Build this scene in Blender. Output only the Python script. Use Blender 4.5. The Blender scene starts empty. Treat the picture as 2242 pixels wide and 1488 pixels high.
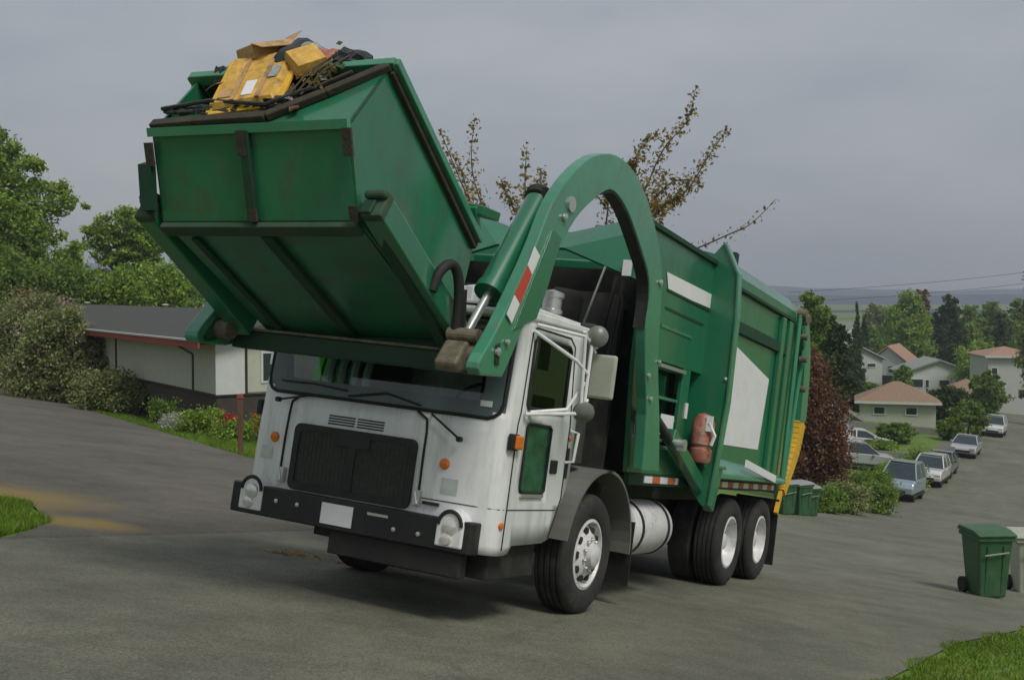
import bpy, bmesh, math, random
import numpy as np
from mathutils import Vector, Matrix
R = math.radians
random.seed(7)
rng = np.random.default_rng(11)
SC = bpy.context.scene
COL = SC.collection

# ------------------------------------------------------------------ camera
cam = bpy.data.cameras.new('camera')
camo = bpy.data.objects.new('camera', cam)
COL.objects.link(camo)
cam.sensor_width = 36.0
cam.lens = 36.0 * 2600 / 2242
cam.clip_start = 0.05
cam.clip_end = 20000
camo.location = (0, 0, 0)
camo.rotation_euler = (R(90) - math.atan(104 / 2600), 0, 0)
SC.camera = camo

# ------------------------------------------------------------------ sky, sun, exposure
SUN_EL, SUN_AZ = 52, 143          # azimuth clockwise from +Y
w = bpy.data.worlds.new('World')
SC.world = w
w.use_nodes = True
nt = w.node_tree
nt.nodes.clear()
out = nt.nodes.new('ShaderNodeOutputWorld')
sky = nt.nodes.new('ShaderNodeTexSky')
sky.sky_type = 'NISHITA'
sky.sun_disc = False
sky.sun_elevation = R(SUN_EL)
sky.sun_rotation = R(SUN_AZ)
sky.air_density = 1.5
sky.dust_density = 3
bg1 = nt.nodes.new('ShaderNodeBackground')
bg1.inputs[1].default_value = 0.055
nt.links.new(sky.outputs[0], bg1.inputs[0])
tc = nt.nodes.new('ShaderNodeTexCoord')
mp = nt.nodes.new('ShaderNodeMapping')
mp.inputs['Scale'].default_value = (1, 1, 3.2)
nz = nt.nodes.new('ShaderNodeTexNoise')
nz.inputs['Scale'].default_value = 2.6
nz.inputs['Detail'].default_value = 7
nz.inputs['Roughness'].default_value = 0.55
cr = nt.nodes.new('ShaderNodeValToRGB')
cr.color_ramp.elements[0].position = 0.3
cr.color_ramp.elements[0].color = (0.195, 0.222, 0.268, 1)
cr.color_ramp.elements[1].position = 0.7
cr.color_ramp.elements[1].color = (0.322, 0.330, 0.338, 1)
bg2 = nt.nodes.new('ShaderNodeBackground')
bg2.inputs[1].default_value = 1.0
nt.links.new(tc.outputs['Generated'], mp.inputs[0])
nt.links.new(mp.outputs[0], nz.inputs[0])
nt.links.new(nz.outputs[0], cr.inputs[0])
nt.links.new(cr.outputs[0], bg2.inputs[0])
mx = nt.nodes.new('ShaderNodeMixShader')
mx.inputs[0].default_value = 0.86
nt.links.new(bg1.outputs[0], mx.inputs[1])
nt.links.new(bg2.outputs[0], mx.inputs[2])
nt.links.new(mx.outputs[0], out.inputs[0])

sun = bpy.data.lights.new('sun', 'SUN')
sun.energy = 1.4
sun.angle = R(18)
sun.color = (1.0, 0.96, 0.9)
suno = bpy.data.objects.new('sun', sun)
COL.objects.link(suno)
sd = Vector((math.sin(R(SUN_AZ)) * math.cos(R(SUN_EL)), math.cos(R(SUN_AZ)) * math.cos(R(SUN_EL)), math.sin(R(SUN_EL))))
suno.rotation_euler = sd.to_track_quat('Z', 'Y').to_euler()
suno.location = (0, 0, 60)
SC.view_settings.view_transform = 'Standard'
SC.view_settings.look = 'None'
SC.view_settings.exposure = 0.64
SC.view_settings.gamma = 1.0
SC.render.engine = 'CYCLES'

# ------------------------------------------------------------------ materials
def _mat(name):
    m = bpy.data.materials.new(name)
    m.use_nodes = True
    return m, m.node_tree, m.node_tree.nodes['Principled BSDF']

def mat(name, col, rough=0.6, metal=0.0, var=0.12, vscale=3.0, bump=0.0, bscale=60.0, dirt=None, dscale=2.0, damt=0.5, spec=0.5, stretch=(1, 1, 1), coat=0.0):
    m, t, b = _mat(name)
    N, L = t.nodes, t.links
    b.inputs['Roughness'].default_value = rough
    b.inputs['Metallic'].default_value = metal
    b.inputs['Specular IOR Level'].default_value = spec
    b.inputs['Coat Weight'].default_value = coat
    b.inputs['Coat Roughness'].default_value = 0.14
    c = N.new('ShaderNodeTexCoord')
    mpn = N.new('ShaderNodeMapping')
    mpn.inputs['Scale'].default_value = stretch
    L.new(c.outputs['Object'], mpn.inputs[0])
    n = N.new('ShaderNodeTexNoise')
    n.inputs['Scale'].default_value = vscale
    n.inputs['Detail'].default_value = 8
    n.inputs['Roughness'].default_value = 0.65
    L.new(mpn.outputs[0], n.inputs[0])
    r = N.new('ShaderNodeValToRGB')
    r.color_ramp.elements[0].position = 0.25
    r.color_ramp.elements[1].position = 0.75
    r.color_ramp.elements[0].color = tuple(max(0, x * (1 - var)) for x in col) + (1,)
    r.color_ramp.elements[1].color = tuple(min(1, x * (1 + var)) for x in col) + (1,)
    L.new(n.outputs[0], r.inputs[0])
    src = r.outputs[0]
    if dirt:
        n2 = N.new('ShaderNodeTexNoise')
        n2.inputs['Scale'].default_value = dscale
        n2.inputs['Detail'].default_value = 10
        n2.inputs['Roughness'].default_value = 0.7
        L.new(mpn.outputs[0], n2.inputs[0])
        r2 = N.new('ShaderNodeValToRGB')
        r2.color_ramp.elements[0].position = 0.5
        r2.color_ramp.elements[0].color = (0, 0, 0, 1)
        r2.color_ramp.elements[1].position = 0.72
        r2.color_ramp.elements[1].color = (damt, damt, damt, 1)
        L.new(n2.outputs[0], r2.inputs[0])
        mxn = N.new('ShaderNodeMix')
        mxn.data_type = 'RGBA'
        L.new(r2.outputs[0], mxn.inputs[0])
        L.new(src, mxn.inputs[6])
        mxn.inputs[7].default_value = tuple(dirt) + (1,)
        src = mxn.outputs[2]
        mr = N.new('ShaderNodeMapRange')
        mr.inputs[3].default_value = rough
        mr.inputs[4].default_value = min(1, rough + 0.35)
        L.new(r2.outputs[0], mr.inputs[0])
        L.new(mr.outputs[0], b.inputs['Roughness'])
    L.new(src, b.inputs['Base Color'])
    if bump > 0:
        n3 = N.new('ShaderNodeTexNoise')
        n3.inputs['Scale'].default_value = bscale
        n3.inputs['Detail'].default_value = 4
        L.new(c.outputs['Object'], n3.inputs[0])
        bp = N.new('ShaderNodeBump')
        bp.inputs['Strength'].default_value = bump
        bp.inputs['Distance'].default_value = 0.02
        L.new(n3.outputs[0], bp.inputs['Height'])
        L.new(bp.outputs[0], b.inputs['Normal'])
    return m

def leafmat(name, c1, c2, c3=None, trans=0.42):
    m, t, b = _mat(name)
    N, L = t.nodes, t.links
    g = N.new('ShaderNodeNewGeometry')
    r = N.new('ShaderNodeValToRGB')
    r.color_ramp.elements[0].color = tuple(c1) + (1,)
    r.color_ramp.elements[1].color = tuple(c2) + (1,)
    if c3:
        e = r.color_ramp.elements.new(0.93)
        e.color = tuple(c2) + (1,)
        r.color_ramp.elements[2].color = tuple(c3) + (1,)
    L.new(g.outputs['Random Per Island'], r.inputs[0])
    c = N.new('ShaderNodeTexCoord')
    n = N.new('ShaderNodeTexNoise')
    n.inputs['Scale'].default_value = 0.9
    n.inputs['Detail'].default_value = 3
    L.new(c.outputs['Object'], n.inputs[0])
    mr = N.new('ShaderNodeMapRange')
    mr.inputs[1].default_value = 0.3
    mr.inputs[2].default_value = 0.7
    mr.inputs[3].default_value = 0.65
    mr.inputs[4].default_value = 1.3
    L.new(n.outputs[0], mr.inputs[0])
    mm = N.new('ShaderNodeVectorMath')
    mm.operation = 'SCALE'
    L.new(r.outputs[0], mm.inputs[0])
    L.new(mr.outputs[0], mm.inputs['Scale'])
    L.new(mm.outputs[0], b.inputs['Base Color'])
    b.inputs['Roughness'].default_value = 0.6
    b.inputs['Specular IOR Level'].default_value = 0.3
    tr = N.new('ShaderNodeBsdfTranslucent')
    L.new(mm.outputs[0], tr.inputs[0])
    ms = N.new('ShaderNodeMixShader')
    ms.inputs[0].default_value = trans
    L.new(b.outputs[0], ms.inputs[1])
    L.new(tr.outputs[0], ms.inputs[2])
    L.new(ms.outputs[0], N['Material Output'].inputs[0])
    return m

def glassmat(name, tint=(0.5, 0.56, 0.54), refl=0.12, rmax=0.8):
    m, t, b = _mat(name)
    N, L = t.nodes, t.links
    N.remove(b)
    tr = N.new('ShaderNodeBsdfTransparent')
    tr.inputs[0].default_value = tuple(tint) + (1,)
    gl = N.new('ShaderNodeBsdfGlossy')
    gl.inputs['Roughness'].default_value = 0.04
    gl.inputs[0].default_value = (0.8, 0.88, 0.86, 1)
    fr = N.new('ShaderNodeLayerWeight')
    fr.inputs[0].default_value = 0.25
    mr = N.new('ShaderNodeMapRange')
    mr.inputs[3].default_value = refl
    mr.inputs[4].default_value = rmax
    L.new(fr.outputs['Fresnel'], mr.inputs[0])
    ms = N.new('ShaderNodeMixShader')
    L.new(mr.outputs[0], ms.inputs[0])
    L.new(tr.outputs[0], ms.inputs[1])
    L.new(gl.outputs[0], ms.inputs[2])
    L.new(ms.outputs[0], N['Material Output'].inputs[0])
    return m

GREEN = (0.010, 0.150, 0.066)
M = {}
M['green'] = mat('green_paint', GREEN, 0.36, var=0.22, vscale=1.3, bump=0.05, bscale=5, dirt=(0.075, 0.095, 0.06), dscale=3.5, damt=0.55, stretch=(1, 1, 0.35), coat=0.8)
M['green_arm'] = mat('green_arm_sheen', (0.045, 0.230, 0.128), 0.28, var=0.18, vscale=2, bump=0.04, bscale=6, dirt=(0.12, 0.13, 0.10), dscale=6, damt=0.6, coat=0.6)  # base colour lightened to stand for sky reflecting on the arms
M['green_bin'] = mat('green_container_paint', (0.018, 0.150, 0.070), 0.28, var=0.35, vscale=1.6, bump=0.10, bscale=4, dirt=(0.085, 0.065, 0.04), dscale=4.5, damt=0.75, stretch=(1, 1, 0.5), coat=0.5)
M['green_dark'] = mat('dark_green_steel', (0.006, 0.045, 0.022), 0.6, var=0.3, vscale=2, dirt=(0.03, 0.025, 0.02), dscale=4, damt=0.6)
M['rust'] = mat('rusty_steel', (0.045, 0.036, 0.022), 0.85, var=0.5, vscale=8, bump=0.3, bscale=40, dirt=(0.03, 0.05, 0.03), dscale=8, damt=0.8)
M['grimy'] = mat('grimy_green_steel', (0.035, 0.075, 0.04), 0.8, var=0.4, vscale=5, dirt=(0.07, 0.055, 0.035), dscale=5, damt=0.9)
M['tanmetal'] = mat('worn_bare_bracket', (0.17, 0.145, 0.10), 0.7, metal=0.2, var=0.4, vscale=12, dirt=(0.06, 0.04, 0.02), dscale=10, damt=0.9)
M['white'] = mat('white_paint', (0.76, 0.77, 0.76), 0.3, var=0.05, vscale=2, dirt=(0.34, 0.34, 0.29), dscale=3.5, damt=0.6, stretch=(1.6, 1.6, 0.28), coat=0.3)
M['decal'] = mat('white_panel_film', (0.78, 0.77, 0.78), 0.5, var=0.05, vscale=3, dirt=(0.5, 0.5, 0.47), dscale=4, damt=0.4)
M['black'] = mat('black_plastic', (0.012, 0.013, 0.011), 0.55, var=0.3, vscale=6, dirt=(0.05, 0.05, 0.04), dscale=6, damt=0.4)
M['rubber'] = mat('tyre_rubber', (0.024, 0.024, 0.022), 0.85, var=0.3, vscale=8, bump=0.15, bscale=40, dirt=(0.09, 0.085, 0.07), dscale=6, damt=0.5)
M['seal'] = mat('black_rubber_seal', (0.012, 0.013, 0.012), 0.7)
M['grille'] = mat('dark_grille_mesh', (0.034, 0.036, 0.030), 0.7, var=0.5, vscale=25, dirt=(0.045, 0.045, 0.04), dscale=6, damt=0.5)
M['mirrorback'] = mat('grey_mirror_housing', (0.17, 0.18, 0.155), 0.35, var=0.3, vscale=12)
M['sticker'] = mat('faded_sticker_film', (0.50, 0.54, 0.50), 0.5, var=0.2, vscale=14)
M['greytrim'] = mat('grey_window_border', (0.075, 0.11, 0.108), 0.25, var=0.15, vscale=3)
M['silver'] = mat('brushed_metal', (0.62, 0.62, 0.60), 0.32, metal=0.75, var=0.12, vscale=8, dirt=(0.3, 0.28, 0.24), dscale=8, damt=0.5)
M['fender'] = mat('grey_fender', (0.16, 0.16, 0.145), 0.35, var=0.2, vscale=3)
M['rim'] = mat('white_wheel_paint', (0.72, 0.71, 0.70), 0.4, metal=0.1, var=0.1, vscale=10, dirt=(0.25, 0.23, 0.2), dscale=8, damt=0.7)
M['chrome'] = mat('polished_rod', (0.75, 0.75, 0.74), 0.18, metal=0.8, var=0.05)
M['frame'] = mat('chassis_black', (0.018, 0.018, 0.015), 0.75, var=0.4, vscale=5, dirt=(0.07, 0.06, 0.045), dscale=5, damt=0.6)
M['amber'] = mat('amber_lens', (0.70, 0.17, 0.02), 0.25, var=0.15, vscale=30)
M['redrefl'] = mat('red_reflector', (0.55, 0.06, 0.035), 0.4, var=0.15, vscale=30)
M['redorange'] = mat('faded_red_reflector', (0.55, 0.13, 0.05), 0.5, var=0.2, vscale=30)
M['lens'] = mat('clear_lamp_lens', (0.75, 0.72, 0.68), 0.12, metal=0.5, var=0.3, vscale=30)
M['yellow'] = mat('yellow_paint', (0.72, 0.42, 0.03), 0.5, var=0.15, vscale=6, dirt=(0.2, 0.12, 0.04), dscale=8, damt=0.5)
M['crate'] = mat('dirty_yellow_plastic', (0.62, 0.37, 0.07), 0.6, var=0.45, vscale=9, bump=0.5, bscale=14, dirt=(0.17, 0.11, 0.06), dscale=12, damt=0.8)
M['card'] = mat('tan_cardboard', (0.48, 0.30, 0.14), 0.9, var=0.3, vscale=9, bump=0.2, bscale=14, dirt=(0.10, 0.07, 0.05), dscale=7, damt=0.9)
M['bag'] = mat('black_plastic_bag', (0.02, 0.022, 0.018), 0.4, var=0.5, vscale=8, bump=0.6, bscale=18)
M['greybag'] = mat('grey_plastic_bag', (0.25, 0.27, 0.26), 0.5, var=0.5, vscale=8, bump=0.6, bscale=18)
M['redbrown'] = mat('faded_red_tank', (0.34, 0.12, 0.08), 0.5, var=0.4, vscale=12, dirt=(0.5, 0.42, 0.38), dscale=9, damt=0.8)
M['seat'] = mat('dark_seat_cloth', (0.03, 0.03, 0.028), 0.9)
M['dash'] = mat('dashboard_plastic', (0.045, 0.06, 0.058), 0.6)
M['reflection_green'] = mat('bright_green_reflection', (0.10, 0.70, 0.05), 0.8, var=0.3, vscale=14)  # green of the windshield reflection put into a colour
M['glass'] = glassmat('clear_glass', (0.80, 0.86, 0.84), 0.07, 0.6)
M['doorglass'] = glassmat('door_glass', (0.10, 0.11, 0.10), 0.03, 0.16)
M['window'] = mat('house_window_glass', (0.03, 0.04, 0.045), 0.08, var=0.3, vscale=1)
M['carglass'] = mat('car_window_glass', (0.03, 0.045, 0.05), 0.08, var=0.2)
M['bark'] = mat('bark', (0.09, 0.07, 0.05), 0.9, var=0.4, vscale=6, bump=0.5, bscale=14, stretch=(1, 1, 0.3))
M['post'] = mat('brown_post_wood', (0.13, 0.065, 0.04), 0.85, var=0.3, vscale=8, stretch=(1, 1, 0.2))
M['roof'] = mat('dark_shingles', (0.058, 0.06, 0.052), 0.9, var=0.25, vscale=5, bump=0.4, bscale=16)
M['rooftan'] = mat('tan_shingles', (0.25, 0.17, 0.11), 0.9, var=0.2, vscale=5, bump=0.4, bscale=10)
M['roofpink'] = mat('salmon_shingles', (0.33, 0.20, 0.14), 0.9, var=0.2, vscale=5)
M['roofgrey'] = mat('pale_grey_shingles', (0.26, 0.28, 0.25), 0.9, var=0.2, vscale=5)
M['wallgrey'] = mat('grey_green_siding', (0.44, 0.45, 0.37), 0.8, var=0.1, vscale=3)
M['wallwhite'] = mat('white_siding', (0.55, 0.57, 0.54), 0.8, var=0.08, vscale=3)
M['wallpale'] = mat('pale_grey_siding', (0.42, 0.44, 0.41), 0.8, var=0.08, vscale=3)
M['brick'] = mat('dark_base_brick', (0.05, 0.042, 0.035), 0.9, var=0.3, vscale=8)
M['redwood'] = mat('red_fascia_paint', (0.30, 0.055, 0.03), 0.7, var=0.2, vscale=6)
M['trimdark'] = mat('dark_trim', (0.02, 0.02, 0.016), 0.7)
M['concrete'] = mat('concrete', (0.185, 0.185, 0.15), 0.9, var=0.15, vscale=8, bump=0.3, bscale=60)
M['wire'] = mat('wire_black', (0.05, 0.05, 0.05), 0.7)
M['bin'] = mat('green_bin_plastic', (0.035, 0.11, 0.045), 0.5, var=0.15, vscale=5, dirt=(0.12, 0.14, 0.08), dscale=5, damt=0.4)
M['binlid'] = mat('grey_bin_lid', (0.26, 0.27, 0.25), 0.5, var=0.15, vscale=5)
M['bingrey'] = mat('pale_bin_plastic', (0.38, 0.40, 0.32), 0.5, var=0.15, vscale=5)
M['leaf_light'] = leafmat('leaves_light_green', (0.09, 0.17, 0.02), (0.26, 0.38, 0.06))
M['leaf_mid'] = leafmat('leaves_mid_green', (0.08, 0.165, 0.025), (0.25, 0.36, 0.07))
M['leaf_bright'] = leafmat('leaves_bright_green', (0.13, 0.24, 0.03), (0.35, 0.48, 0.08))
M['leaf_dark'] = leafmat('leaves_dark_green', (0.03, 0.06, 0.016), (0.09, 0.14, 0.035))
M['leaf_olive'] = leafmat('leaves_olive', (0.11, 0.145, 0.04), (0.38, 0.41, 0.17))
M['leaf_maroon'] = leafmat('leaves_maroon', (0.12, 0.050, 0.030), (0.28, 0.15, 0.08), (0.45, 0.27, 0.22))
M['leaf_rust'] = leafmat('leaves_rust', (0.17, 0.085, 0.05), (0.42, 0.20, 0.10), (0.6, 0.4, 0.38))
M['leaf_copper'] = leafmat('leaves_copper', (0.14, 0.10, 0.03), (0.36, 0.28, 0.09), (0.48, 0.26, 0.18))
M['petal_pink'] = leafmat('petals_pink', (0.45, 0.25, 0.30), (0.68, 0.48, 0.52))
M['petal_red'] = leafmat('petals_red', (0.42, 0.015, 0.03), (0.75, 0.06, 0.10))
M['petal_orange'] = leafmat('petals_orange', (0.5, 0.08, 0.01), (0.8, 0.20, 0.02))
M['petal_white'] = leafmat('petals_white', (0.35, 0.35, 0.28), (0.65, 0.65, 0.58))
M['leaf_fallen'] = leafmat('fallen_leaves', (0.28, 0.13, 0.02), (0.5, 0.26, 0.04))
M['blade'] = leafmat('grass_blades', (0.075, 0.15, 0.014), (0.21, 0.34, 0.03), (0.38, 0.35, 0.14))

DUST = [(-5.9, 13.3, 0.9, 0.43, 1.7, 1.7), (-4.3, 11.8, 0.95, 0.3, 0.8, 0.7)]
def asphalt(name, base, yellow=False):
    m, t, b = _mat(name)
    N, L = t.nodes, t.links
    c = N.new('ShaderNodeTexCoord')
    b.inputs['Roughness'].default_value = 0.88
    n1 = N.new('ShaderNodeTexNoise'); n1.inputs['Scale'].default_value = 0.35; n1.inputs['Detail'].default_value = 6; n1.inputs['Roughness'].default_value = 0.6
    n2 = N.new('ShaderNodeTexNoise'); n2.inputs['Scale'].default_value = 55; n2.inputs['Detail'].default_value = 3; n2.inputs['Roughness'].default_value = 0.8
    L.new(c.outputs['Object'], n1.inputs[0]); L.new(c.outputs['Object'], n2.inputs[0])
    r = N.new('ShaderNodeValToRGB')
    r.color_ramp.elements[0].position = 0.3; r.color_ramp.elements[1].position = 0.7
    r.color_ramp.elements[0].color = tuple(x * 0.74 for x in base) + (1,)
    r.color_ramp.elements[1].color = tuple(x * 1.22 for x in base) + (1,)
    L.new(n1.outputs[0], r.inputs[0])
    r2 = N.new('ShaderNodeValToRGB')
    r2.color_ramp.elements[0].position = 0.3; r2.color_ramp.elements[1].position = 0.7
    r2.color_ramp.elements[0].color = (0.42, 0.42, 0.42, 1); r2.color_ramp.elements[1].color = (1.62, 1.60, 1.52, 1)
    L.new(n2.outputs[0], r2.inputs[0])
    mu = N.new('ShaderNodeMix'); mu.data_type = 'RGBA'; mu.blend_type = 'MULTIPLY'; mu.inputs[0].default_value = 1
    L.new(r.outputs[0], mu.inputs[6]); L.new(r2.outputs[0], mu.inputs[7])
    src = mu.outputs[2]
    n6 = N.new('ShaderNodeTexNoise'); n6.inputs['Scale'].default_value = 1.7; n6.inputs['Detail'].default_value = 8; n6.inputs['Roughness'].default_value = 0.75
    L.new(c.outputs['Object'], n6.inputs[0])
    r6 = N.new('ShaderNodeValToRGB'); r6.color_ramp.elements[0].position = 0.36; r6.color_ramp.elements[0].color = (0.76, 0.76, 0.76, 1)
    r6.color_ramp.elements[1].position = 0.60; r6.color_ramp.elements[1].color = (1.08, 1.08, 1.08, 1); L.new(n6.outputs[0], r6.inputs[0])
    m6 = N.new('ShaderNodeMix'); m6.data_type = 'RGBA'; m6.blend_type = 'MULTIPLY'; m6.inputs[0].default_value = 1
    L.new(src, m6.inputs[6]); L.new(r6.outputs[0], m6.inputs[7]); src = m6.outputs[2]
    # cracks and tar seams
    v = N.new('ShaderNodeTexVoronoi'); v.feature = 'DISTANCE_TO_EDGE'; v.inputs['Scale'].default_value = 0.16
    wp = N.new('ShaderNodeVectorMath'); wp.operation = 'ADD'
    n5 = N.new('ShaderNodeTexNoise'); n5.inputs['Scale'].default_value = 0.8; n5.inputs['Detail'].default_value = 5
    L.new(c.outputs['Object'], n5.inputs[0]); L.new(n5.outputs['Color'], wp.inputs[0]); L.new(c.outputs['Object'], wp.inputs[1])
    L.new(wp.outputs[0], v.inputs[0])
    rc = N.new('ShaderNodeValToRGB')
    rc.color_ramp.elements[0].position = 0.0; rc.color_ramp.elements[0].color = (0.55, 0.55, 0.55, 1)
    rc.color_ramp.elements[1].position = 0.006; rc.color_ramp.elements[1].color = (1, 1, 1, 1)
    L.new(v.outputs[0], rc.inputs[0])
    mc = N.new('ShaderNodeMix'); mc.data_type = 'RGBA'; mc.blend_type = 'MULTIPLY'; mc.inputs[0].default_value = 0.25
    L.new(src, mc.inputs[6]); L.new(rc.outputs[0], mc.inputs[7])
    src = mc.outputs[2]
    if yellow:      # drifts of yellow pollen dust lying on the asphalt
        acc = None
        for (px, py, ax_, ay_, sx, sy) in DUST:
            mp1 = N.new('ShaderNodeVectorMath'); mp1.operation = 'SUBTRACT'; mp1.inputs[1].default_value = (px, py, 0)
            L.new(c.outputs['Object'], mp1.inputs[0])
            d1 = N.new('ShaderNodeVectorMath'); d1.operation = 'DOT_PRODUCT'; d1.inputs[1].default_value = (ax_ / sx, ay_ / sx, 0)
            d2 = N.new('ShaderNodeVectorMath'); d2.operation = 'DOT_PRODUCT'; d2.inputs[1].default_value = (-ay_ / sy, ax_ / sy, 0)
            L.new(mp1.outputs[0], d1.inputs[0]); L.new(mp1.outputs[0], d2.inputs[0])
            cb = N.new('ShaderNodeCombineXYZ'); L.new(d1.outputs['Value'], cb.inputs[0]); L.new(d2.outputs['Value'], cb.inputs[1])
            ln = N.new('ShaderNodeVectorMath'); ln.operation = 'LENGTH'; L.new(cb.outputs[0], ln.inputs[0])
            mr = N.new('ShaderNodeMapRange'); mr.inputs[1].default_value = 1.0; mr.inputs[2].default_value = 0.1; L.new(ln.outputs['Value'], mr.inputs[0])
            if acc is None: acc = mr.outputs[0]
            else:
                mxm = N.new('ShaderNodeMath'); mxm.operation = 'MAXIMUM'; L.new(acc, mxm.inputs[0]); L.new(mr.outputs[0], mxm.inputs[1]); acc = mxm.outputs[0]
        nn = N.new('ShaderNodeTexNoise'); nn.inputs['Scale'].default_value = 1.6; nn.inputs['Detail'].default_value = 9; nn.inputs['Roughness'].default_value = 0.7
        L.new(c.outputs['Object'], nn.inputs[0])
        ad = N.new('ShaderNodeMath'); ad.operation = 'ADD'; L.new(acc, ad.inputs[0]); L.new(nn.outputs[0], ad.inputs[1])
        m3 = N.new('ShaderNodeMapRange'); m3.inputs[1].default_value = 0.62; m3.inputs[2].default_value = 1.25; m3.inputs[4].default_value = 0.72
        L.new(ad.outputs[0], m3.inputs[0])
        my = N.new('ShaderNodeMix'); my.data_type = 'RGBA'; L.new(m3.outputs[0], my.inputs[0]); L.new(src, my.inputs[6]); my.inputs[7].default_value = (0.24, 0.165, 0.035, 1)
        src = my.outputs[2]
    L.new(src, b.inputs['Base Color'])
    bp = N.new('ShaderNodeBump'); bp.inputs['Strength'].default_value = 0.5; bp.inputs['Distance'].default_value = 0.01
    L.new(n2.outputs[0], bp.inputs['Height']); L.new(bp.outputs[0], b.inputs['Normal'])
    return m
M['road'] = asphalt('street_asphalt', (0.140, 0.141, 0.104))
M['side'] = asphalt('side_street_asphalt', (0.108, 0.100, 0.080), True)
M['grass'] = mat('grass_ground', (0.10, 0.17, 0.02), 0.95, var=0.5, vscale=1.2, bump=0.8, bscale=14, dirt=(0.16, 0.14, 0.05), dscale=0.6, damt=0.6)
M['sand'] = mat('yellow_pollen_dust', (0.30, 0.20, 0.055), 0.95, var=0.4, vscale=3, bump=0.3, bscale=60)
M['hill'] = mat('haze_blue_hills', (0.020, 0.045, 0.080), 1.0, var=0.3, vscale=0.004)  # distance haze put into the base colour as blue

# ------------------------------------------------------------------ mesh helpers
def props(o, label=None, cat=None, group=None, kind=None):
    if label: o['label'] = label
    if cat: o['category'] = cat
    if group: o['group'] = group
    if kind: o['kind'] = kind
    return o

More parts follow.
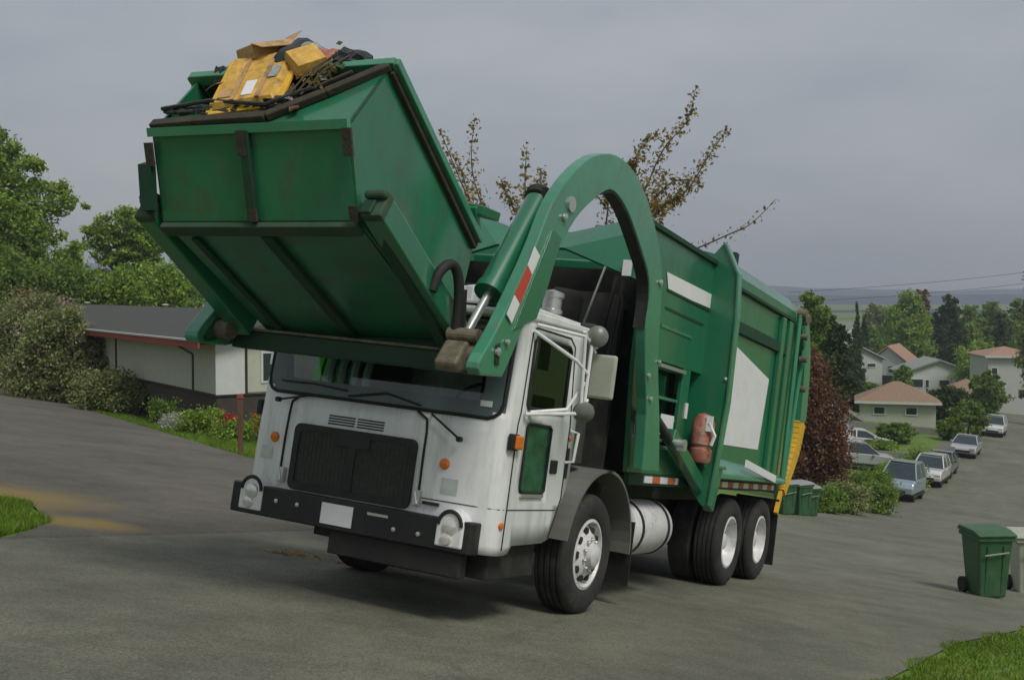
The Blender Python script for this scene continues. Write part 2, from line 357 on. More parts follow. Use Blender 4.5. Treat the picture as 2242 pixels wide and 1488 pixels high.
class MB:
    def __init__(s):
        s.v = []; s.f = []; s.m = []; s.mi = 0
    def add(s, vs, fs):
        b = len(s.v)
        s.v += [tuple(p) for p in vs]
        for f in fs:
            s.f.append([b + i for i in f]); s.m.append(s.mi)
        return s
    def box(s, a, b):
        x0, y0, z0 = a; x1, y1, z1 = b
        return s.add([(x0, y0, z0), (x1, y0, z0), (x1, y1, z0), (x0, y1, z0), (x0, y0, z1), (x1, y0, z1), (x1, y1, z1), (x0, y1, z1)],
                     [(0, 3, 2, 1), (4, 5, 6, 7), (0, 1, 5, 4), (1, 2, 6, 5), (2, 3, 7, 6), (3, 0, 4, 7)])
    def hexa(s, p):
        return s.add(p, [(0, 3, 2, 1), (4, 5, 6, 7), (0, 1, 5, 4), (1, 2, 6, 5), (2, 3, 7, 6), (3, 0, 4, 7)])
    def beam(s, p0, p1, w, h, up=(0, 0, 1)):
        p0 = Vector(p0); p1 = Vector(p1); d = (p1 - p0).normalized(); u = Vector(up)
        sd_ = d.cross(u)
        if sd_.length < 1e-4: sd_ = d.cross(Vector((0, 1, 0)))
        sd_.normalize(); u = sd_.cross(d).normalized()
        ps = []
        for p in (p0, p1):
            for a, b in ((-1, -1), (1, -1), (1, 1), (-1, 1)):
                ps.append(p + sd_ * (a * w / 2) + u * (b * h / 2))
        return s.add(ps, [(0, 3, 2, 1), (4, 5, 6, 7), (0, 1, 5, 4), (1, 2, 6, 5), (2, 3, 7, 6), (3, 0, 4, 7)])
    def prism(s, prof, ax, a, b):
        n = len(prof); vs = []
        for t in (a, b):
            for p in prof:
                if ax == 1: vs.append((p[0], t, p[1]))
                elif ax == 0: vs.append((t, p[0], p[1]))
                else: vs.append((p[0], p[1], t))
        fs = [tuple(range(n))[::-1], tuple(range(n, 2 * n))] + [(i, (i + 1) % n, n + (i + 1) % n, n + i) for i in range(n)]
        return s.add(vs, fs)
    def tube(s, pts, r, n=8, caps=True):
        pts = [Vector(p) for p in pts]
        rs = r if isinstance(r, (list, tuple)) else [r] * len(pts)
        vs = []; fs = []; prev = None
        for i, p in enumerate(pts):
            a = pts[max(0, i - 1)]; b = pts[min(len(pts) - 1, i + 1)]
            d = (b - a).normalized()
            if prev is None:
                t = Vector((0, 0, 1)) if abs(d.z) < 0.9 else Vector((1, 0, 0))
                u = d.cross(t).normalized()
            else:
                u = (prev - d * prev.dot(d)).normalized()
            prev = u; vv = d.cross(u)
            for k in range(n):
                a_ = 2 * math.pi * k / n
                vs.append(p + (u * math.cos(a_) + vv * math.sin(a_)) * rs[i])
        for i in range(len(pts) - 1):
            for k in range(n):
                fs.append((i * n + k, i * n + (k + 1) % n, (i + 1) * n + (k + 1) % n, (i + 1) * n + k))
        if caps:
            fs.append(tuple(range(n))[::-1]); fs.append(tuple(range((len(pts) - 1) * n, len(pts) * n)))
        return s.add(vs, fs)
    def lathe(s, prof, o, ax, n=32, caps=True):
        """prof: (r, h) pairs along axis ax from origin o"""
        o = Vector(o); ax = Vector(ax).normalized()
        t = Vector((0, 0, 1)) if abs(ax.z) < 0.9 else Vector((1, 0, 0))
        u = ax.cross(t).normalized(); v = ax.cross(u)
        vs = []; fs = []
        for r_, h in prof:
            for k in range(n):
                a = 2 * math.pi * k / n
                vs.append(o + ax * h + (u * math.cos(a) + v * math.sin(a)) * r_)
        m = len(prof)
        for i in range(m - 1):
            for k in range(n):
                fs.append((i * n + k, i * n + (k + 1) % n, (i + 1) * n + (k + 1) % n, (i + 1) * n + k))
        if caps and prof[0][0] > 1e-4: fs.append(tuple(range(n))[::-1])
        if caps and prof[-1][0] > 1e-4: fs.append(tuple(range((m - 1) * n, m * n)))
        return s.add(vs, fs)
    def build(s, name, mats, parent=None, org=(0, 0, 0), smooth=False, bevel=0.0, solid=0.0, weld=False):
        me = bpy.data.meshes.new(name)
        vs = [(p[0] - org[0], p[1] - org[1], p[2] - org[2]) for p in s.v]
        me.from_pydata(vs, [], s.f)
        bm = bmesh.new(); bm.from_mesh(me)
        if len(set(s.m)) > 1:
            bm.faces.ensure_lookup_table()
            for f, mi in zip(bm.faces, s.m): f.material_index = mi
        if weld or smooth: bmesh.ops.remove_doubles(bm, verts=bm.verts, dist=1e-5)
        bmesh.ops.recalc_face_normals(bm, faces=bm.faces)
        bm.to_mesh(me); bm.free()
        if not isinstance(mats, (list, tuple)): mats = [mats]
        for m in mats: me.materials.append(m)
        if smooth:
            me.polygons.foreach_set('use_smooth', [True] * len(me.polygons))
            me.set_sharp_from_angle(angle=R(38))
        o = bpy.data.objects.new(name, me)
        COL.objects.link(o)
        if parent: o.parent = parent
        if solid:
            md = o.modifiers.new('solid', 'SOLIDIFY'); md.thickness = solid; md.offset = -1
        if bevel:
            md = o.modifiers.new('bevel', 'BEVEL'); md.width = bevel; md.segments = 2; md.limit_method = 'ANGLE'; md.angle_limit = R(40)
            md.harden_normals = False
        return o

def empty(name, loc=(0, 0, 0), rot=None, label=None, cat=None, group=None):
    o = bpy.data.objects.new(name, None)
    o.empty_display_size = 0.2
    COL.objects.link(o)
    if rot is not None:
        o.matrix_world = Matrix.Translation(Vector(loc)) @ rot.to_4x4()
    else:
        o.location = loc
    props(o, label, cat, group)
    return o

def copy_tree(o, parent=None):
    c = o.copy(); COL.objects.link(c)
    if parent: c.parent = parent
    for ch in list(o.children): copy_tree(ch, c)
    return c

def crom(pts, k=6, closed=True):
    """Catmull-Rom through points"""
    n = len(pts); o = []
    for i in range(n if closed else n - 1):
        p = [np.array(pts[(i + j) % n] if closed else pts[min(max(i + j, 0), n - 1)], float) for j in (-1, 0, 1, 2)]
        for a in range(k):
            t = a / k
            o.append(tuple(0.5 * ((2 * p[1]) + (-p[0] + p[2]) * t + (2 * p[0] - 5 * p[1] + 4 * p[2] - p[3]) * t * t + (-p[0] + 3 * p[1] - 3 * p[2] + p[3]) * t ** 3)))
    if not closed: o.append(tuple(pts[-1]))
    return o

# ------------------------------------------------------------------ the lie of the land
TX, TY, TZ = -0.46838, 10.79504, -2.71755
TM = Matrix(((-0.44513286, 0.88537599, 0.13403764), (-0.88072662, -0.45991961, 0.11311314), (0.1617942, -0.06770014, 0.98449953)))
HX, HY = 0.451, 0.8925            # downhill direction of the street on the map
def A_(s):
    k = np.array([-200, 40, 50, 58, 68, 94, 125, 220, 320, 8000], float)
    v = np.array([-32.78, 6.556, 7.9, 8.65, 9.2, 9.75, 11.0, 16.3, 18.0, 22.0])
    return np.interp(s, k, v)
def B_(l):
    return np.interp(l, [-2000, -120, -60, 0, 20, 60, 2000], [-6, -5.0, -4.176, 0, 1.392, 2.6, 4])
def sl(X, Y):
    dx = X - TX; dy = Y - TY
    return HX * dx + HY * dy, HY * dx - HX * dy
def gz(X, Y):
    s, l = sl(X, Y)
    return TZ - A_(s) - B_(l)
def XY(s, l):
    return TX + HX * s + HY * l, TY + HY * s - HX * l
def TW(x, y, z=0.0):
    return TM @ Vector((x, y, z)) + Vector((TX, TY, TZ))
def at(u, D):
    """map position in the direction of photo column u at forward distance D"""
    X = (u - 1121) / 2600 * D
    return X, D, float(gz(X, D))

# street between l=-3.2 and l=3.9, side street between two skewed lines
s_lines = sorted(set([-60, -40, -25] + list(np.arange(-16, 60, 1.0)) + list(np.arange(60, 130, 4.0)) + list(np.arange(130, 330, 15.0)) + [400, 600, 900, 1400, 2200, 3300]))
def street_edges(s):
    return (np.interp(s, [-60, 3, 30, 60, 3300], [-3.15, -3.15, -3.7, -6.6, -6.6]), np.interp(s, [-60, 0, 3, 6, 12, 60, 3300], [3.8, 3.8, 3.95, 4.5, 4.7, 5.0, 5.0]))
l_left = [-2500, -1500, -800, -400, -200, -120, -90, -70, -56, -48, -42, -36, -32, -28, -25, -22, -20, -18, -16, -14, -12, -10.5, -9, -8, -7, -6, -5, -4, -3, -2, -1, -0.5, -0.3, 0]
l_right = [0, 0.5, 1, 2, 4, 6, 9, 13, 18, 25, 35, 50, 70, 100, 160, 300, 600, 1200, 2500]
def grid_obj(name, cols, matl, dz, kind='structure'):
    vs = []; fs = []
    n = len(cols(0.0))
    for s in s_lines:
        for l in cols(s):
            X, Y = XY(s, l); vs.append((X, Y, float(gz(X, Y)) + dz))
    for i in range(len(s_lines) - 1):
        for j in range(n - 1):
            fs.append((i * n + j, i * n + j + 1, (i + 1) * n + j + 1, (i + 1) * n + j))
    me = bpy.data.meshes.new(name); me.from_pydata(vs, [], fs)
    me.polygons.foreach_set('use_smooth', [True] * len(fs))
    me.materials.append(matl)
    o = bpy.data.objects.new(name, me); COL.objects.link(o)
    props(o, kind=kind)
    return o
def gcols(s):
    a, b = street_edges(s)
    return [a + x for x in l_left] + [a + 0.001 + (b - a) * k / 6 for k in range(0, 7)] + [b + 0.002 + x for x in l_right]
ground = grid_obj('ground', gcols, M['grass'], -0.018)
street = grid_obj('road', lambda s: [street_edges(s)[0] + (street_edges(s)[1] - street_edges(s)[0]) * k / 6 for k in range(7)], M['road'], 0.0)

def sheet(name, poly, matl, dz, div=10):
    """polygon strip given as two matching edge lists of truck-plane points"""
    e0, e1 = poly; vs = []; fs = []
    n = div + 1
    for p, q in zip(e0, e1):
        for k in range(n):
            t = k / div
            P = TW(p[0] + (q[0] - p[0]) * t, p[1] + (q[1] - p[1]) * t)
            sink = float(np.interp(p[1], [-3.25, -3.05], [0.0, 0.035])) if name == 'side_street' else 0.0
            vs.append((P.x, P.y, float(gz(P.x, P.y)) + dz - sink))
    for i in range(len(e0) - 1):
        for j in range(div):
            fs.append((i * n + j, i * n + j + 1, (i + 1) * n + j + 1, (i + 1) * n + j))
    me = bpy.data.meshes.new(name); me.from_pydata(vs, [], fs); me.materials.append(matl)
    o = bpy.data.objects.new(name, me); COL.objects.link(o); props(o, kind='structure')
    return o
ysd = [-3.02, -3.25, -3.7, -4.3, -5, -6.4, -9, -13, -18, -24, -30, -38, -48, -60, -75]
ed_far = [(-8.6, -3.02), (-7.8, -3.25), (-7.3, -3.7), (-7.05, -4.3)] + [(-6.2 + (y + 3.1) * 0.67, y) for y in ysd[4:]]
ed_near = [(3.6, -3.02), (2.3, -3.25), (1.6, -3.7), (1.0, -4.3), (0.5, -5)] + [(0.1 + (y + 6.4) * 0.67, y) for y in ysd[5:]]
side_street = sheet('side_street', (ed_far, ed_near), M['side'], 0.006)
# gutter seam where the side street meets the street
g0 = [(x, -3.06 + 0.015 * math.sin(x * 2.1)) for x in np.arange(-9, 10, 0.5)]
#gutter = sheet('gutter_strip', (g0, [(x, y + 0.07) for x, y in g0]), M['concrete'], 0.018, 2)

def blob_patch(name, cx, cy, rx, ry, matl, dz, seed, kind, n=40):
    rr = random.Random(seed); ph = [rr.random() * 6.28 for _ in range(6)]
    vs = []
    P = TW(cx, cy); vs.append((P.x, P.y, float(gz(P.x, P.y)) + dz))
    for k in range(n):
        a = 2 * math.pi * k / n
        r_ = 1 + 0.18 * math.sin(3 * a + ph[0]) + 0.12 * math.sin(5 * a + ph[1]) + 0.08 * math.sin(9 * a + ph[2]) + 0.05 * math.sin(17 * a + ph[3])
        P = TW(cx + rx * r_ * math.cos(a), cy + ry * r_ * math.sin(a)); vs.append((P.x, P.y, float(gz(P.x, P.y)) + dz))
    fs = [(0, 1 + k, 1 + (k + 1) % n) for k in range(n)]
    me = bpy.data.meshes.new(name); me.from_pydata(vs, [], fs); me.materials.append(matl)
    o = bpy.data.objects.new(name, me); COL.objects.link(o); props(o, kind=kind)
    return o

# ------------------------------------------------------------------ foliage
def quads(name, P, size, matl, parent=None, org=(0, 0, 0), flat=0.35, asp=0.6):
    n = len(P)
    nrm = rng.normal(size=(n, 3)); nrm[:, 2] += flat; nrm /= np.linalg.norm(nrm, axis=1)[:, None]
    t = rng.normal(size=(n, 3)); t -= nrm * (t * nrm).sum(1)[:, None]; t /= np.linalg.norm(t, axis=1)[:, None]
    b = np.cross(nrm, t)
    s = (size * rng.uniform(0.6, 1.35, n))[:, None]
    V = np.stack([P - t * s, P + b * s * asp, P + t * s, P - b * s * asp], 1).reshape(-1, 3) - np.array(org)
    me = bpy.data.meshes.new(name)
    me.vertices.add(4 * n); me.vertices.foreach_set('co', V.astype(np.float32).ravel())
    me.loops.add(4 * n); me.loops.foreach_set('vertex_index', np.arange(4 * n, dtype=np.int32))
    me.polygons.add(n); me.polygons.foreach_set('loop_start', np.arange(0, 4 * n, 4, dtype=np.int32))
    me.update(calc_edges=True)
    me.materials.append(matl)
    o = bpy.data.objects.new(name, me); COL.objects.link(o)
    if parent: o.parent = parent
    return o

def crown_pts(cl, n, sub=60, tight=0.22, shell=0.55):
    """cl: ellipsoids (x,y,z,rx,ry,rz); leaves gather in clumps with gaps between"""
    vol = np.array([c[3] * c[4] * c[5] for c in cl]) ** 0.8; vol /= vol.sum()
    out_ = []
    for c, v in zip(cl, vol):
        k = max(4, int(sub * v * len(cl) / 1.0 / max(1, len(cl) ** 0.5)))
        d = rng.normal(size=(k, 3)); d /= np.linalg.norm(d, axis=1)[:, None]
        r_ = shell + (1 - shell) * rng.random(k) ** 0.7
        r_[: k // 4] *= rng.random(k // 4)
        cen = d * r_[:, None]
        m = max(8, int(n * v))
        idx = rng.integers(0, k, m)
        w_ = rng.uniform(0.6, 1.4, k)[idx][:, None]
        p = cen[idx] + rng.normal(size=(m, 3)) * tight * w_
        out_.append(p * np.array(c[3:6]) + np.array(c[:3]))
    return np.concatenate(out_)

def trunk_mb(base, top, r0, r1, limbs, seg=6):
    mb = MB(); rr = random.Random(int(base[0] * 100))
    base = Vector(base); top = Vector(top)
    pts = [base.lerp(top, i / seg) + Vector((rr.uniform(-1, 1), rr.uniform(-1, 1), 0)) * r0 * (0.5 if 0 < i < seg else 0) for i in range(seg + 1)]
    mb.tube(pts, [r0 + (r1 - r0) * i / seg for i in range(seg + 1)], 8)
    for L in limbs:
        L = Vector(L); a = base.lerp(top, rr.uniform(0.35, 0.85)); mid = a.lerp(L, 0.5) + Vector((0, 0, 0.1 * (L - a).length))
        mb.tube([a, mid, L], [r1 * 0.8, r1 * 0.5, r1 * 0.15], 6)
    return mb

def tree(name, base, cl, n, size, lm, label, cat='tree', group=None, r0=0.25, sub=60, tight=0.2, flat=0.35, th=None):
    """base world xyz, cl relative to base"""
    e = empty(name, base, None, label, cat, group)
    top = max(c[2] for c in cl) if th is None else th
    limbs = [c[:3] for c in cl]
    trunk_mb((0, 0, -0.3), (0, 0, top * 0.85), r0, r0 * 0.35, limbs).build('trunk', M['bark'], e, smooth=True)
    quads('crown', crown_pts(cl, n, sub, tight), size, lm, e, flat=flat)
    return e

def shrub(name, base, cl, n, size, lm, label, cat='shrub', group=None, sub=50, tight=0.2, blooms=None):
    e = empty(name, base, None, label, cat, group)
    mb = MB()
    for c in cl[:4]:
        mb.tube([(0, 0, -0.2), (c[0] * 0.6, c[1] * 0.6, c[2] * 0.6), (c[0], c[1], c[2])], [0.06, 0.04, 0.015], 6)
    mb.build('stem', M['bark'], e, smooth=True)
    quads('foliage', crown_pts(cl, n, sub, tight), size, lm, e)
    if blooms:
        bn, bs, bm_, tight_ = blooms
        cen = crown_pts(cl, bn, sub, 0.05, 0.95)
        P = (cen[:, None, :] + rng.normal(size=(len(cen), 14, 3)) * tight_).reshape(-1, 3)
        quads('blossom', P, bs, bm_, e)
    return e

# ------------------------------------------------------------------ the refuse truck (truck axes: x forward, y its left, z up)
truck = empty('garbage_truck', (TX, TY, TZ), TM, 'green front loading garbage truck with white cab, raised arms holding a green container', 'garbage truck')
def T(name, mb, m, parent=None, **k):
    return mb.build(name, m, parent or truck, **k)

def TS(name, mb, m, mode='sign', **k):
    par = list(range(len(mb.v)))
    def fd_(a):
        while par[a] != a: par[a] = par[par[a]]; a = par[a]
        return a
    for f in mb.f:
        for i in f[1:]: par[fd_(i)] = fd_(f[0])
    groups = {}
    for f in mb.f:
        r0_ = fd_(f[0]); groups.setdefault(r0_, []).append(f)
    bins = {}
    for r0_, fs in groups.items():
        ym = np.mean([mb.v[i][1] for f in fs for i in f])
        bins.setdefault(r0_ if mode == 'each' else (ym > 0), []).extend(fs)
    for fs in bins.values():
        n2 = MB(); idx = {}
        for f in fs:
            for i in f:
                if i not in idx: idx[i] = len(idx)
        n2.v = [mb.v[i] for i in idx]; n2.f = [[idx[i] for i in f] for f in fs]; n2.m = [0] * len(fs)
        T(name, n2, m, **k)

# ---- cab skin as a grid round the plan outline
def xf(z):
    return float(np.interp(z, [0.55, 1.25, 1.58, 2.38], [1.875, 1.875, 1.850, 1.79]))
YS = 1.18
plan = [(0.58, YS), (0.72, YS), (0.86, YS), (0.96, YS), (1.06, YS), (1.28, YS), (1.50, YS), (1.555, YS), (1.62, YS), (1.70, YS)]
for a in (15, 35, 55, 75):
    plan.append((1.70 + 0.13 * math.sin(R(a)), YS - 0.13 + 0.13 * math.cos(R(a))))
yfr = [1.03, 0.93, 0.72, 0.50, 0.30, 0.1, -0.1, -0.3, -0.50, -0.72, -0.93, -1.03]
for y in yfr: plan.append((1.835 + 0.04 * (1 - (y / 1.03) ** 2), y))
plan = plan + [(x, -y) for x, y in plan[13::-1]]
NP_ = len(plan)
zr = [0.56, 0.63, 0.80, 0.95, 1.04, 1.12, 1.30, 1.46, 1.57, 1.62, 1.69, 1.80, 2.0, 2.235, 2.31, 2.38]
def zmin(x):
    return float(np.interp(x, [0.57, 0.60, 0.875, 1.53, 1.56, 1.60, 2.0], [1.14, 1.118, 0.64, 0.63, 0.56, 0.56, 0.56]))
def cp(i, z):
    x, y = plan[i]
    x2 = x + (xf(z) - 1.875) * max(0, (x - 0.9) / 0.97)
    return (x2, y, max(z, zmin(x) if abs(y) > 1.1 else 0.56))
ws, wf, lg, sk, wt = MB(), MB(), MB(), MB(), MB()
for j in range(len(zr) - 1):
    za, zb = zr[j], zr[j + 1]
    for i in range(NP_ - 1):
        (xa, ya), (xb, yb) = plan[i], plan[i + 1]
        ym = abs(ya + yb) / 2; xm = (xa + xb) / 2; zm = (za + zb) / 2
        q = [cp(i, za), cp(i + 1, za), cp(i + 1, zb), cp(i, zb)]
        front = i >= 12 and i < NP_ - 13
        if front and 1.62 < zm < 2.31 or (front and 1.57 < zm < 1.62 and ym < 1.0):
            tgt = ws if (zm > 1.72 and ym < 0.93) else wf
        elif not front and ym > 1.17 and 0.86 < xm < 1.555 and 1.69 < zm < 2.235: tgt = wt
        elif ya > 1.17 and yb > 1.17 and 1.06 < xm < 1.50 and 1.04 < zm < 1.57: tgt = lg
        else: tgt = sk
        if abs(q[0][2] - q[3][2]) < 1e-6 and abs(q[1][2] - q[2][2]) < 1e-6: continue
        tgt.add(q, [(0, 1, 2, 3)])
cab = T('cab_body', sk, M['white'], smooth=True, solid=0.03, weld=True)
# cab back and roof
mb = MB(); mb.box((0.56, -1.17, 1.12), (0.60, 1.17, 2.36)); mb.prism([(0.55, 2.385), (0.55, 2.44), (1.70, 2.43), (1.84, 2.40), (1.84, 2.35)], 1, -1.20, 1.20)
T('cab_roof', mb, M['white'], bevel=0.015)
T('windshield', ws, M['glass'], smooth=True)
T('windshield_border', wf, M['greytrim'], smooth=True)
def bnd(pts, r=0.012, n=6, x=None): return MB().tube(pts, r, n)
# black seal round the windshield
def fp(y, z, off=0.0):
    ay = min(abs(y), 1.03)
    x = 1.835 + 0.04 * (1 - (ay / 1.03) ** 2) if abs(y) <= 1.03 else 1.70 + math.sqrt(max(0, 0.13 ** 2 - (abs(y) - 1.05) ** 2)) if abs(y) > 1.05 else 1.835
    return (x + (xf(z) - 1.875) + off, y, z)
loop = []
for y in np.linspace(-1.0, 1.0, 15): loop.append(fp(y, 1.57))
loop += [fp(1.05, 1.59), fp(1.085, 1.62), fp(1.105, 1.69)] + [fp(1.105, z) for z in (1.9, 2.1, 2.25)] + [fp(1.08, 2.31)]
loop += [fp(y, 2.325) for y in np.linspace(0.95, -0.95, 9)] + [fp(-1.08, 2.31)] + [fp(-1.105, z) for z in (2.2, 1.9, 1.69)] + [fp(-1.085, 1.62), fp(-1.05, 1.59), fp(-1.0, 1.57)]
mb = MB(); mb.tube(loop, 0.016, 6, False)
T('windshield_seal', mb, M['seal'], smooth=True)
# hood panel seams and hood lip
mb = MB()
zz = [(1.55, 0), (1.50, -0.035), (1.40, -0.05), (1.2, -0.055), (0.92, -0.06)]
mb.tube([fp(0.46 - d, z, 0.002) for z, d in zz[:0:-1]] + [fp(0.40, 1.555, 0.002)], 0.011, 6)
mb.tube([fp(-0.80 + d * 0.3, z, 0.002) for z, d in zz[:0:-1]] + [fp(-0.73, 1.555, 0.002)], 0.011, 6)
TS('hood_seam', mb, M['seal'], mode='each')
# vents (two stacks of slots)
mb = MB()
for y0, y1 in ((-0.405, -0.15), (-0.125, 0.125)):
    for k in range(4):
        z = 1.428 - k * 0.021
        xx = fp((y0 + y1) / 2, z)[0]
        mb.box((xx - 0.01, y0, z - 0.006), (xx + 0.006, y1, z + 0.005))
T('hood_vent', mb, M['seal'])
# grille: recessed opening, frame, mesh and centre bar
gx = 1.885
mb = MB()
gy0, gy1, gz0, gz1 = -0.70, 0.46, 0.80, 1.335
def ring(mb, y0, y1, z0, z1, t, xa, xb, rad=0.06):
    def rr(y0, y1, z0, z1, r):
        o = []
        for cy, cz, a0 in ((y1 - r, z1 - r, 0), (y0 + r, z1 - r, 90), (y0 + r, z0 + r, 180), (y1 - r, z0 + r, 270)):
            for k in range(5):
                a = R(a0 + k * 22.5); o.append((cy + r * math.cos(a), cz + r * math.sin(a)))
        return o
    A = rr(y0, y1, z0, z1, rad); B = rr(y0 + t, y1 - t, z0 + t, z1 - t, max(0.01, rad - t * 0.5)); n = len(A)
    vs = [(xa, *p) for p in A] + [(xb, *p) for p in A] + [(xb, *p) for p in B] + [(xa, *p) for p in B]
    fs = []
    for i in range(n):
        j = (i + 1) % n
        fs += [(i, j, n + j, n + i), (n + i, n + j, 2 * n + j, 2 * n + i), (2 * n + i, 2 * n + j, 3 * n + j, 3 * n + i)]
    mb.add(vs, fs)
ring(mb, gy0, gy1, gz0, gz1, 0.055, 1.84, gx + 0.012)
gr = T('grille', mb, M['black'], smooth=True)
mb = MB(); mb.box((1.862, gy0 + 0.03, gz0 + 0.03), (gx, gy1 - 0.03, gz1 - 0.03))
for k in range(26):
    y = gy0 + 0.07 + k * (gy1 - gy0 - 0.14) / 25; mb.box((gx, y - 0.002, gz0 + 0.05), (gx + 0.003, y + 0.002, gz1 - 0.05))
for k in range(13):
    z = gz0 + 0.07 + k * (gz1 - gz0 - 0.14) / 12; mb.box((gx, gy0 + 0.05, z - 0.003), (gx + 0.005, gy1 - 0.05, z + 0.003))
T('grille_mesh', mb, M['grille'], gr)
mb = MB(); mb.box((gx + 0.004, -0.155, gz0 + 0.04), (gx + 0.012, -0.085, gz1 - 0.12)); mb.box((gx + 0.004, -0.30, gz1 - 0.14), (gx + 0.014, 0.04, gz1 - 0.05))
T('grille_bar', mb, M['black'], gr, bevel=0.008)
for y in (-0.78, 0.52):
    mb = MB(); mb.box((1.86, y - 0.03, 0.84), (1.90, y + 0.03, 0.96)); mb.tube([(1.90, y - 0.02, 0.95), (1.91, y + 0.02, 0.85)], 0.012, 6)
    T('hood_latch', mb, M['silver'], bevel=0.005)
# bumper
mb = MB()
mb.prism([(1.66, -1.18), (1.88, -1.25), (1.96, -1.18), (1.965, 0.0), (1.95, 1.05), (1.90, 1.075), (1.82, 1.075), (1.82, 1.0), (1.86, 0.98), (1.86, -1.05), (1.66, -1.08)][::-1], 2, 0.55, 0.79)
bump = T('bumper', mb, M['black'], bevel=0.012)
mb = MB(); mb.box((1.80, -0.22, 0.36), (1.90, 0.98, 0.545))
T('bumper_shade_block', mb, M['frame'], bevel=0.01)  # black block stands for the shadow under the bumper
mb = MB(); mb.box((1.967, -0.275, 0.588), (1.975, 0.02, 0.750)); T('licence_plate', mb, M['decal'], bump)
mb = MB(); mb.box((1.957, 0.15, 0.715), (1.968, 0.34, 0.735)); T('step_edge', mb, M['silver'], bump)
for y in (-0.73, -0.52, 0.40, 0.62):
    mb = MB(); mb.lathe([(0.018, 0), (0.018, 0.012), (0.0, 0.016)], (1.955, y, 0.66 + (0.03 if y < 0 else -0.02)), (1, 0, 0), 10); T('bumper_bolt', mb, M['silver'], bump)
# headlights in white pods cut into the bumper ends
for y in (-0.985, 0.885):
    mb = MB(); w_ = 0.115
    arc = [(y + w_ * math.cos(R(t)), 0.745 + w_ * 1.05 * math.sin(R(t))) for t in range(0, 181, 20)]
    mb.prism([(y - w_, 0.585), (y + w_, 0.585)] + arc, 0, 1.80, 1.970)
    h = T('headlight', mb, M['white'], bevel=0.012)
    mb = MB(); ar2 = [(1.972, y + w_ * 0.86 * math.cos(R(t)), 0.745 + w_ * 0.92 * math.sin(R(t))) for t in range(0, 181, 15)]; mb.tube(ar2, 0.016, 6); mb.lathe([(0.085, -0.02), (0.08, 0.0), (0, 0.0)], (1.968, y, 0.745), (1, 0, 0), 20); T('bezel', mb, M['black'], h)
    mb = MB(); mb.lathe([(0.066, 0), (0.058, 0.016), (0.0, 0.034)], (1.968, y + 0.005, 0.735), (1, 0, 0), 24); T('lens', mb, M['lens'], h, smooth=True)
    mb = MB(); mb.lathe([(0.05, 0), (0.045, 0.014), (0.0, 0.024)], (1.970, y - 0.015, 0.645), (1, 0, 0), 20); T('fog_lens', mb, M['lens'], h, smooth=True)
for y_, z_, w_, h_ in ((0.77, 1.02, 0.07, 0.06), (-0.99, 1.06, 0.06, 0.05)):
    x = fp(y_, z_)[0]; mb = MB(); mb.add([(fp(y_ - w_, z_)[0] + 0.003, y_ - w_, z_ - h_), (fp(y_ + w_, z_)[0] + 0.003, y_ + w_, z_ - h_), (fp(y_ + w_, z_)[0] + 0.003, y_ + w_, z_ + h_), (fp(y_ - w_, z_)[0] + 0.003, y_ - w_, z_ + h_)], [(0, 1, 2, 3)]); T('faded_sticker', mb, M['sticker'])
mb = MB(); mb.tube([fp(y, 0.905, 0.001) for y in np.linspace(0.55, 1.0, 8)] + [(1.70 + 0.13 * math.cos(R(a)), 1.05 + 0.13 * math.sin(R(a)), 0.905) for a in (30, 60, 90)], 0.004, 4); T('panel_joint', mb, M['seal'])
mb = MB(); mb.tube([(x, 1.182, 0.905) for x in (0.78, 1.2, 1.66)], 0.004, 4); T('panel_joint', mb, M['seal'])
mb = MB(); mb.box((1.86, 0.57, 0.862), (1.885, 0.71, 0.885)); T('hood_slot', mb, M['black'])
for y, z in ((-0.924, 1.191), (0.706, 1.184)):
    mb = MB(); x = fp(y, z)[0]; mb.lathe([(0.043, -0.02), (0.043, 0.006), (0.036, 0.018), (0.0, 0.026)], (x, y, z), (1, 0, 0), 20); T('marker_light', mb, M['amber'], smooth=True)
mb = MB(); mb.lathe([(0.028, -0.02), (0.028, 0.008), (0, 0.018)], (1.768 - 0.05, 1.18, 0.783), (0, 1, 0), 14); T('marker_light', mb, M['amber'], smooth=True)
mb = MB(); mb.lathe([(0.022, -0.02), (0.022, 0.008), (0, 0.018)], (0.66, 1.18, 1.50), (0, 1, 0), 14); T('marker_light', mb, M['amber'], smooth=True)
for sgn in (1, -1):
    mb = MB(); mb.box((1.66, sgn * 1.17, 1.355), (1.775, sgn * 1.215, 1.48)) if sgn > 0 else mb.box((1.66, -1.215, 1.355), (1.775, -1.17, 1.48))
    tl = T('turn_signal', mb, M['black'], bevel=0.01)
    a, b = (1.195, 1.235) if sgn > 0 else (-1.235, -1.195)
    mb = MB(); mb.box((1.62, a, 1.365), (1.735, b, 1.472)); T('amber_lens', mb, M['amber'], tl, bevel=0.015)
# wipers
for p in ([(1.80, -0.60, 1.585), (1.90, -0.66, 1.55), (1.905, -0.90, 1.50)], [(1.80, 0.52, 1.585), (1.90, 0.56, 1.545), (1.905, 0.83, 1.385)], ):
    mb = MB(); mb.tube(p, 0.010, 6); mb.lathe([(0.022, -0.02), (0.022, 0.02)], p[-1], (1, 0, 0), 10); T('wiper_arm', mb, M['black'])
for p in ([fp(-0.95, 1.66, 0.02), fp(-0.62, 1.665, 0.02), fp(-0.28, 1.64, 0.02)], [fp(-0.25, 1.60, 0.02), fp(0.10, 1.66, 0.02), fp(0.42, 1.60, 0.02)]):
    mb = MB(); mb.tube(p, 0.009, 6); T('wiper_blade', mb, M['black'])
mb = MB(); x = fp(0.92, 1.66)[0]; mb.box((x, 0.92, 1.655), (x + 0.006, 1.02, 1.70)); T('permit_sticker', mb, M['decal'])
